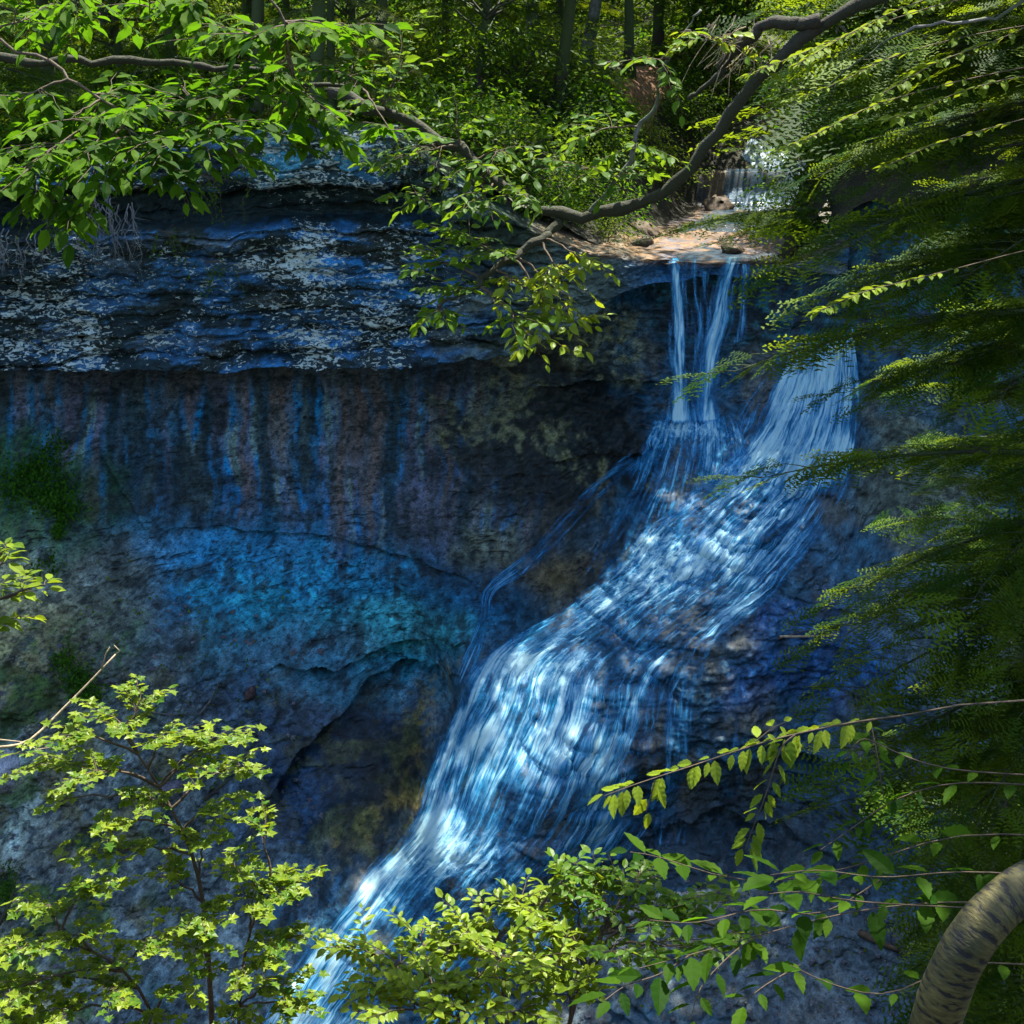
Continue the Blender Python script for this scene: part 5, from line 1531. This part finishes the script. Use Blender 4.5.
for lab, x, y, k, s in [('shrub on the right bank just behind the lip', 5.7, 25.2, 0, 1.0), ('shrub on the right bank at the turn of the stream', 6.4, 27.8, 1, 1.1), ('shrub on the right bank close to the cascade', 7.2, 30.6, 0, 1.1),
                        ('shrub on the right bank above the sunlit rock', 7.5, 24.0, 1, 1.2), ('pale leafy shrub deep in the shade of the right bank', 8.6, 26.0, 2, 1.4), ('shrub at the top of the right rock wall', 6.6, 23.6, 0, 1.1), ('shrub higher on the right slope', 9.5, 28.5, 0, 1.4), ('shrub on the right slope beyond the big hemlock', 8.3, 31.5, 2, 1.3), ('low shrub on the rim at the right', 8.6, 22.8, 1, 1.2), ('rim shrub growing farthest along the right wall', 9.8, 24.5, 2, 1.4), ('shrub low on the left bank beside the stream', 1.6, 26.6, 1, .8), ('shrub on the left bank opposite the mossy limb', 0.2, 25.8, 0, 1.0), ('shrub on the left bank where the path comes down', 3.2, 31.2, 2, .9)]:
    bush(lab, x * 50, y * 20, k, s, p=np.array([x, y, float(hill_z(np.array(x), np.array(y)))]))
for lab, px, py, k, s in [('shrub on the slope right of the earth path', 705, 95, 0, 1.1), ('shrub on the slope straight above the small cascade', 760, 85, 1, 1.2), ('shrub high on the slope above the small cascade', 740, 45, 2, 1.4), ('leafy shrub upslope between path and mossy limb', 700, 40, 0, 1.3),
                          ('shrub on the slope above the right bank', 810, 70, 0, 1.4), ('shrub on the bank right of the small cascade top', 815, 115, 2, 1.0), ('shrub at the skyline of the slope behind the mossy limb', 790, 25, 1, 1.6)]:
    bush(lab, px, py, k, s)
for lab, x, y, k, s in [('shrub overhanging the right end of the lip', 5.0, 24.7, 0, .75), ('shrub at the corner where lip meets the right rock wall', 5.8, 24.2, 1, .9), ('shrub on the right stream edge behind the lip', 5.35, 26.3, 1, .85), ('shrub on the right stream edge halfway to the cascade', 5.8, 28.4, 0, .85), ('shrub on the right stream edge below the cascade', 6.5, 30.4, 2, .9),
                        ('low shrub at the left end of the sunlit lip', 0.9, 24.9, 1, .7), ('shrub on the left stream edge behind the lip', 1.3, 26.9, 0, .75), ('shrub on the left stream edge below the path', 2.0, 29.2, 1, .8), ('shrub under the mossy limb above the lip', 1.7, 25.4, 2, .55)]:
    bush(lab, x * 50, y * 20, k, s, p=np.array([x, y, float(hill_z(np.array(x), np.array(y)))]))
for lab, px, py, k, s in [('small shrub at the near edge of the earth path', 612, 128, 1, .6), ('small shrub right of the earth path at its near end', 668, 118, 0, .6), ('small shrub on the earth bank below the path', 640, 140, 2, .7), ('small shrub right of the path farther up', 672, 88, 1, .6), ('small shrub left of the earth path', 600, 95, 0, .6)]:
    bush(lab, px, py, k, s)
# shrubs and moss that grow on the rock itself
def mound(name, label, px, py, pts, n, size, mat, tpl, rng, droop=0.3, cat='plant', spread=0.12):
    c = on_cliff(np.array([px]), np.array([py]))[0]
    e = empty(name, c, label, cat)
    lf, wd = MB(), MB()
    pts = np.array(pts, float)
    P = on_cliff(pts[:, 0], pts[:, 1])
    i = rng.integers(len(P), size=n)
    w_ = rng.uniform(0, 1, (n, 1))
    j = np.minimum(i + 1, len(P) - 1)
    pos = P[i] * (1 - w_) + P[j] * w_ + rng.normal(0, spread, (n, 3)) + np.array([0, -0.10, 0])
    d = np.array([0, -0.7, -droop]) + rng.normal(0, 0.6, (n, 3))
    lf.scatter(tpl, pos, d, np.array([0, -0.5, 1]) + rng.normal(0, .4, (n, 3)), size * rng.uniform(.6, 1.2, n), rng.uniform(0, 1, n))
    a = P[0]
    wd.tube(np.stack([a + [0, 0.1, 0], a + [0, -0.05, -0.02], a + [0.02, -0.14, -0.10]]), [0.012, 0.008, 0.004], 4, 0.5, True)
    b = wd.build('stem', M_TWIG, e, True, c)
    lf.build('foliage', mat, b, False, c)
    return e


mound('moss_mound', 'thick green moss mound spilling down the rock wall under the overhang', 45, 470, [(62, 438), (50, 455), (30, 468), (60, 470), (10, 470), (40, 485), (75, 480), (5, 490), (25, 490), (60, 495), (75, 505), (50, 500)], 3600, .07, M_MOSS, SMALL, rng, .5, spread=.13)
mound('moss_tuft', 'narrow moss tuft hanging below the big moss mound', 62, 525, [(62, 505), (64, 520), (60, 530)], 420, .06, M_MOSS, SMALL, rng, .6, spread=.05)
mound('moss_patch', 'dark green moss patch on the slope behind the bare pale twig', 75, 670, [(70, 650), (60, 662), (85, 670), (75, 685), (95, 690)], 900, .07, M_MOSS, SMALL, rng, .3, spread=.09)
mound('fern_tuft', 'small leafy tuft on the slope under the moss tuft', 55, 560, [(50, 555), (60, 562), (40, 570)], 160, .07, M_LEAF_BEECH, SMALL, rng, .2, spread=.08)
mound('moss_cushion', 'olive moss cushion low on the pale slope', 12, 870, [(10, 860), (14, 880), (6, 890)], 420, .05, M_MOSS, SMALL, rng, .2, spread=.07)

# roots and hanging sprays at the caprock's left end
def hangings(name, label, px, py, Y, n, L, mat, rng, leafmat=None):
    c = at(px, py, Y)
    e = empty(name, c, label, 'plant' if leafmat else 'roots')
    wd, lf = MB(), MB()
    for i in range(n):
        s = c + rng.normal(0, 1, 3) * [.28, .10, .08]
        en = s + np.array([rng.normal(0, .12), -rng.uniform(.05, .25), -L * rng.uniform(.5, 1.1)])
        p = curve(s, en, 0.03, 7, rng, .04)
        if leafmat:
            p = np.concatenate([[c], p])
        if leafmat:
            leafy_twig(wd, lf, p, 12, .06, SMALL, rng, .4, (0, .8), .004)
        else:
            wd.tube(p, np.linspace(.012, .003, 7), 4, .5, False)
            for k in range(5):
                q = p[rng.integers(2, 7)]
                wd.tube(curve(q, q + rng.normal(0, 1, 3) * [.10, .06, .12] - [0, 0, .08], .02, 4, rng, .06), [.005, .004, .003, .001], 3, .5, False)
    b = wd.build('root_strands' if not leafmat else 'stem', mat, e, True, c)
    if leafmat:
        lf.build('foliage', leafmat, b, False, c)
    return e


hangings('hanging_roots', 'tangle of grey dead roots hanging over the caprock beside the pale lichen', 110, 205, 21.4, 26, 0.75, M_DRYROOT, rng)
hangings('hanging_roots', 'grey roots hanging at the far left end of the caprock', 8, 235, 21.2, 16, 0.6, M_DRYROOT, rng)
hangings('ledge_plant', 'leafy plant drooping from a crack in the middle of the caprock', 208, 262, 21.6, 10, 0.45, M_TWIG, rng, M_LEAF_BEECH)
hangings('ledge_plant', 'small leafy plant on the caprock ledge above the drooping one', 165, 232, 21.6, 9, 0.35, M_TWIG, rng, M_LEAF_BEECH)

for lab, px, py, Y, n, L in [('plant trailing over the shoulder of the caprock below the mossy limb', 425, 165, 22.9, 16, 0.7), ('ferny plant hanging in front of the black seam of the caprock', 455, 205, 23.0, 16, 0.6), ('leafy plant on the caprock top beside the pale blue ledge', 395, 140, 22.8, 16, 0.5),
                             ('leafy plant hanging from the caprock under the beech sprays', 245, 150, 22.0, 14, 0.5), ('plant trailing over the black seam left of the pale blue ledge', 200, 175, 21.9, 16, 0.6), ('plant hanging over the left end of the black seam', 60, 205, 21.5, 18, 0.7)]:
    hangings('ledge_plant', lab, px, py, Y, n, L, M_TWIG, rng, M_LEAF_BEECH)

# ------------------------------------------------------------------ fallen wood and stones
def stick(name, label, pix, r, mat, cat='stick', lift=0.05, parent_tw=(), Y=None):
    q = np.array(pix, float)
    p = on_cliff(q[:, 0], q[:, 1]) if Y is None else at(q[:, 0], q[:, 1], np.array(Y))
    p = p + np.array([0, -lift, lift * .6])
    n = 12
    k = np.linspace(0, 1, len(p)); t = np.linspace(0, 1, n)
    pp = np.stack([np.interp(t, k, p[:, i]) for i in range(3)], 1)
    pp[1:-1] = (pp[:-2] + 2 * pp[1:-1] + pp[2:]) / 4
    c = pp[0].copy()
    mb = MB()
    mb.tube(pp, np.linspace(r, r * .5, n) * (1 + .15 * fbm(t * 6, 0 * t, 0 * t, 2, 5)), 6)
    for w_ in parent_tw:
        w_ = np.array(w_, float)
        tp = on_cliff(w_[:, 0], w_[:, 1]) if Y is None else at(w_[:, 0], w_[:, 1], np.full(len(w_), np.mean(Y)))
        mb.tube(tp + np.array([0, -lift, lift * .6]), np.linspace(r * .6, r * .25, len(tp)), 5)
    o = mb.build(name, mat, None, True, c)
    tag(o, label, cat)
    return o


stick('fallen_stick', 'straight bare pale stick lying on the wet ledge right of the falls', [(779, 637), (805, 637), (836, 635)], .022, M_PALETWIG)
stick('fallen_stick', 'thin dark stick lying just above the pale stick', [(776, 640), (800, 632), (832, 629)], .009, M_TWIG)
stick('fallen_branch', 'dark crooked branch at the foot of the slope by the left edge', [(0, 925), (10, 905), (16, 885), (18, 872)], .035, M_BARK, 'branch')
stick('fallen_branch', 'bent dead branch above the maple top on the blue slope', [(200, 715), (212, 700), (218, 688), (220, 682)], .018, M_GREYBARK, 'branch')
stick('fallen_branch', 'grey branch lying across the slope behind the maple', [(150, 712), (170, 715), (195, 714)], .014, M_GREYBARK, 'branch', parent_tw=[[(125, 690), (140, 698), (152, 712)], [(108, 680), (125, 690), (135, 705)], [(120, 720), (130, 708), (140, 698)], [(132, 705), (128, 715)]])
stick('fallen_branch', 'dark branch in the scree right of the maple', [(205, 800), (222, 786), (232, 778)], .03, M_BARK, 'branch')
stick('bare_twig', 'long bare forked pale twig rising behind the top of the maple sapling', [(0, 748), (30, 745), (60, 715), (90, 685), (118, 655)], .012, M_PALETWIG, 'twig', Y=[9.4, 9.5, 9.7, 9.8, 9.9],
      parent_tw=[[(104, 670), (108, 655), (112, 648)], [(0, 740), (20, 742), (42, 745)], [(30, 745), (40, 750), (52, 748)], [(118, 655), (122, 652), (116, 646)]])
stick('fallen_log', 'short broken log on the dark rocks beside the curved birch', [(858, 932), (878, 942), (898, 950)], .06, M_TWIG, 'log', lift=0.08)
stick('fallen_log', 'stub of pale rotten wood above the short broken log', [(868, 918), (884, 930)], .05, M_PALETWIG, 'log', lift=0.06)


def stone(label, px, py, r, squash, colr, seed, p=None):
    c = on_cliff(np.array([px]), np.array([py]))[0] + np.array([0, -r * .5, r * .2]) if p is None else np.array(p)
    nu_, nv_ = 20, 14
    a, b = np.meshgrid(np.linspace(0, 2 * math.pi, nu_), np.linspace(0, math.pi, nv_), indexing='ij')
    d = np.stack([np.cos(a) * np.sin(b), np.sin(a) * np.sin(b), np.cos(b)], -1)
    d = d * (1 + .28 * fbm(d[..., 0] * 1.3 + seed, d[..., 1] * 1.3, d[..., 2] * 1.3, 4, seed))[..., None] * np.array(squash) * r
    d[-1] = d[0]
    v = d.reshape(-1, 3)
    cc = np.tile(np.array(colr), (len(v), 1))
    o = raw_mesh('stone', v, grid_faces(nu_, nv_), M_ROCK, True, dict(wet=np.full(len(v), .3), lichen=np.full(len(v), -.6)), cc)
    o.location = c
    o.rotation_euler = (0.2, 0.5, seed)
    tag(o, label, 'stone')


stone('brown stone lodged on the blue slope below the teal rock', 251, 693, .11, (0.7, .7, 1.15), (.07, .045, .045), 1)
stone('pale stone at the left edge of the scree', 6, 770, .30, (1, .8, 1), (.26, .30, .36), 2)
stone('rounded rock on the slope beside the dark undercut', 170, 790, .22, (1.2, .8, .7), (.10, .10, .13), 3)
stone('grey rock beside the short broken log', 905, 935, .22, (1.2, .8, .8), (.07, .08, .11), 4)

for i, (lab, x, y, r) in enumerate([('dark stone standing in the stream close to the lip', 3.9, 24.9, .22), ('brown stone at the left edge of the stream', 2.3, 25.6, .25), ('stone in midstream below the small cascade', 4.6, 29.5, .28), ('stone against the right bank of the stream', 5.3, 28.0, .25), ('stone at the foot of the small cascade', 4.6, 31.6, .32), ('flat stone on the left shelf of the stream', 2.6, 27.6, .3)]):
    stone(lab, 0, 0, r, (1.2, 1, .6), (.09, .065, .045), 20 + i, p=(x, y, float(bed_z(y)) + .08))
# fallen leaves and crumbs on the slope
g = np.random.default_rng(19)
n = 420
q = on_cliff(np.concatenate([g.uniform(60, 300, 300), g.uniform(640, 900, 120)]), np.concatenate([g.uniform(560, 800, 300), g.uniform(880, 1010, 120)])) + np.array([0, -.03, .03])
lf = MB()
lf.scatter(SMALL, q, g.normal(0, 1, (n, 3)), np.array([0, -.6, 1]) + g.normal(0, .4, (n, 3)), g.uniform(.03, .09, n), g.uniform(0, 1, n))
tag(lf.build('fallen_leaves', M_LEAF_HAZEL), kind='stuff')
lf = MB()
PEB = T([(0, 0, 0), (1, .1, 0), (.8, .8, .1), (.1, .7, .05), (.5, .4, .5)], [(0, 1, 4), (1, 2, 4), (2, 3, 4), (3, 0, 4), (0, 2, 1), (0, 3, 2)])
n = 1500
q = on_cliff(np.concatenate([g.uniform(-60, 330, 1100), g.uniform(560, 950, 400)]), np.concatenate([g.uniform(600, 1060, 1100), g.uniform(880, 1040, 400)])) + np.array([0, 0, .0])
lf.scatter(PEB, q, g.normal(0, 1, (n, 3)) * [1, 1, .3], np.array([0, -.6, 1]) + g.normal(0, .3, (n, 3)), .03 + .11 * g.uniform(0, 1, n) ** 3, g.uniform(0, 1, n))
tag(lf.build('rubble', soil_mat('broken stone', (0.04, 0.045, 0.06), (0.10, 0.11, 0.14), (0.20, 0.21, 0.24), 4.0)), kind='stuff')

# forest floor litter and ground plants on the hillside: nobody could count it
g = np.random.default_rng(9)
lf = MB()
n = 90000
xx, yy = g.uniform(-14, 14, n), 23.5 + g.uniform(0, 1, n) ** 1.4 * 26
d_ = xx - stream_x(yy)
onp = np.abs(xx - np.interp(yy, pcy, pcx)) < 1.0
onp &= (yy > pcy.min()) & (yy < pcy.max())
fr_y = np.interp(xx, CX, CY) + np.where(xx < 2, 1.0, 0.5)
ok = (np.abs(d_ + 0.3) > 2.1) & (~onp) & (yy > fr_y)
xx, yy = xx[ok], yy[ok]
zz = hill_z(xx, yy)
n = len(xx)
clump = fbm(xx * 0.6, yy * 0.6, 0 * xx, 3, 8)
keep = clump > -0.45
xx, yy, zz, n = xx[keep], yy[keep], zz[keep], keep.sum()
a = g.uniform(0, 6.28, n)
lf.scatter(SMALL, np.stack([xx, yy, zz + g.uniform(.03, .35, n)], 1), np.stack([np.cos(a), np.sin(a), g.uniform(-.3, .3, n)], 1), np.array([0, 0, 1]) + g.normal(0, .4, (n, 3)), g.uniform(.08, .2, n), g.uniform(0, 1, n))
tag(lf.build('undergrowth', M_LEAF_FAR), kind='stuff')
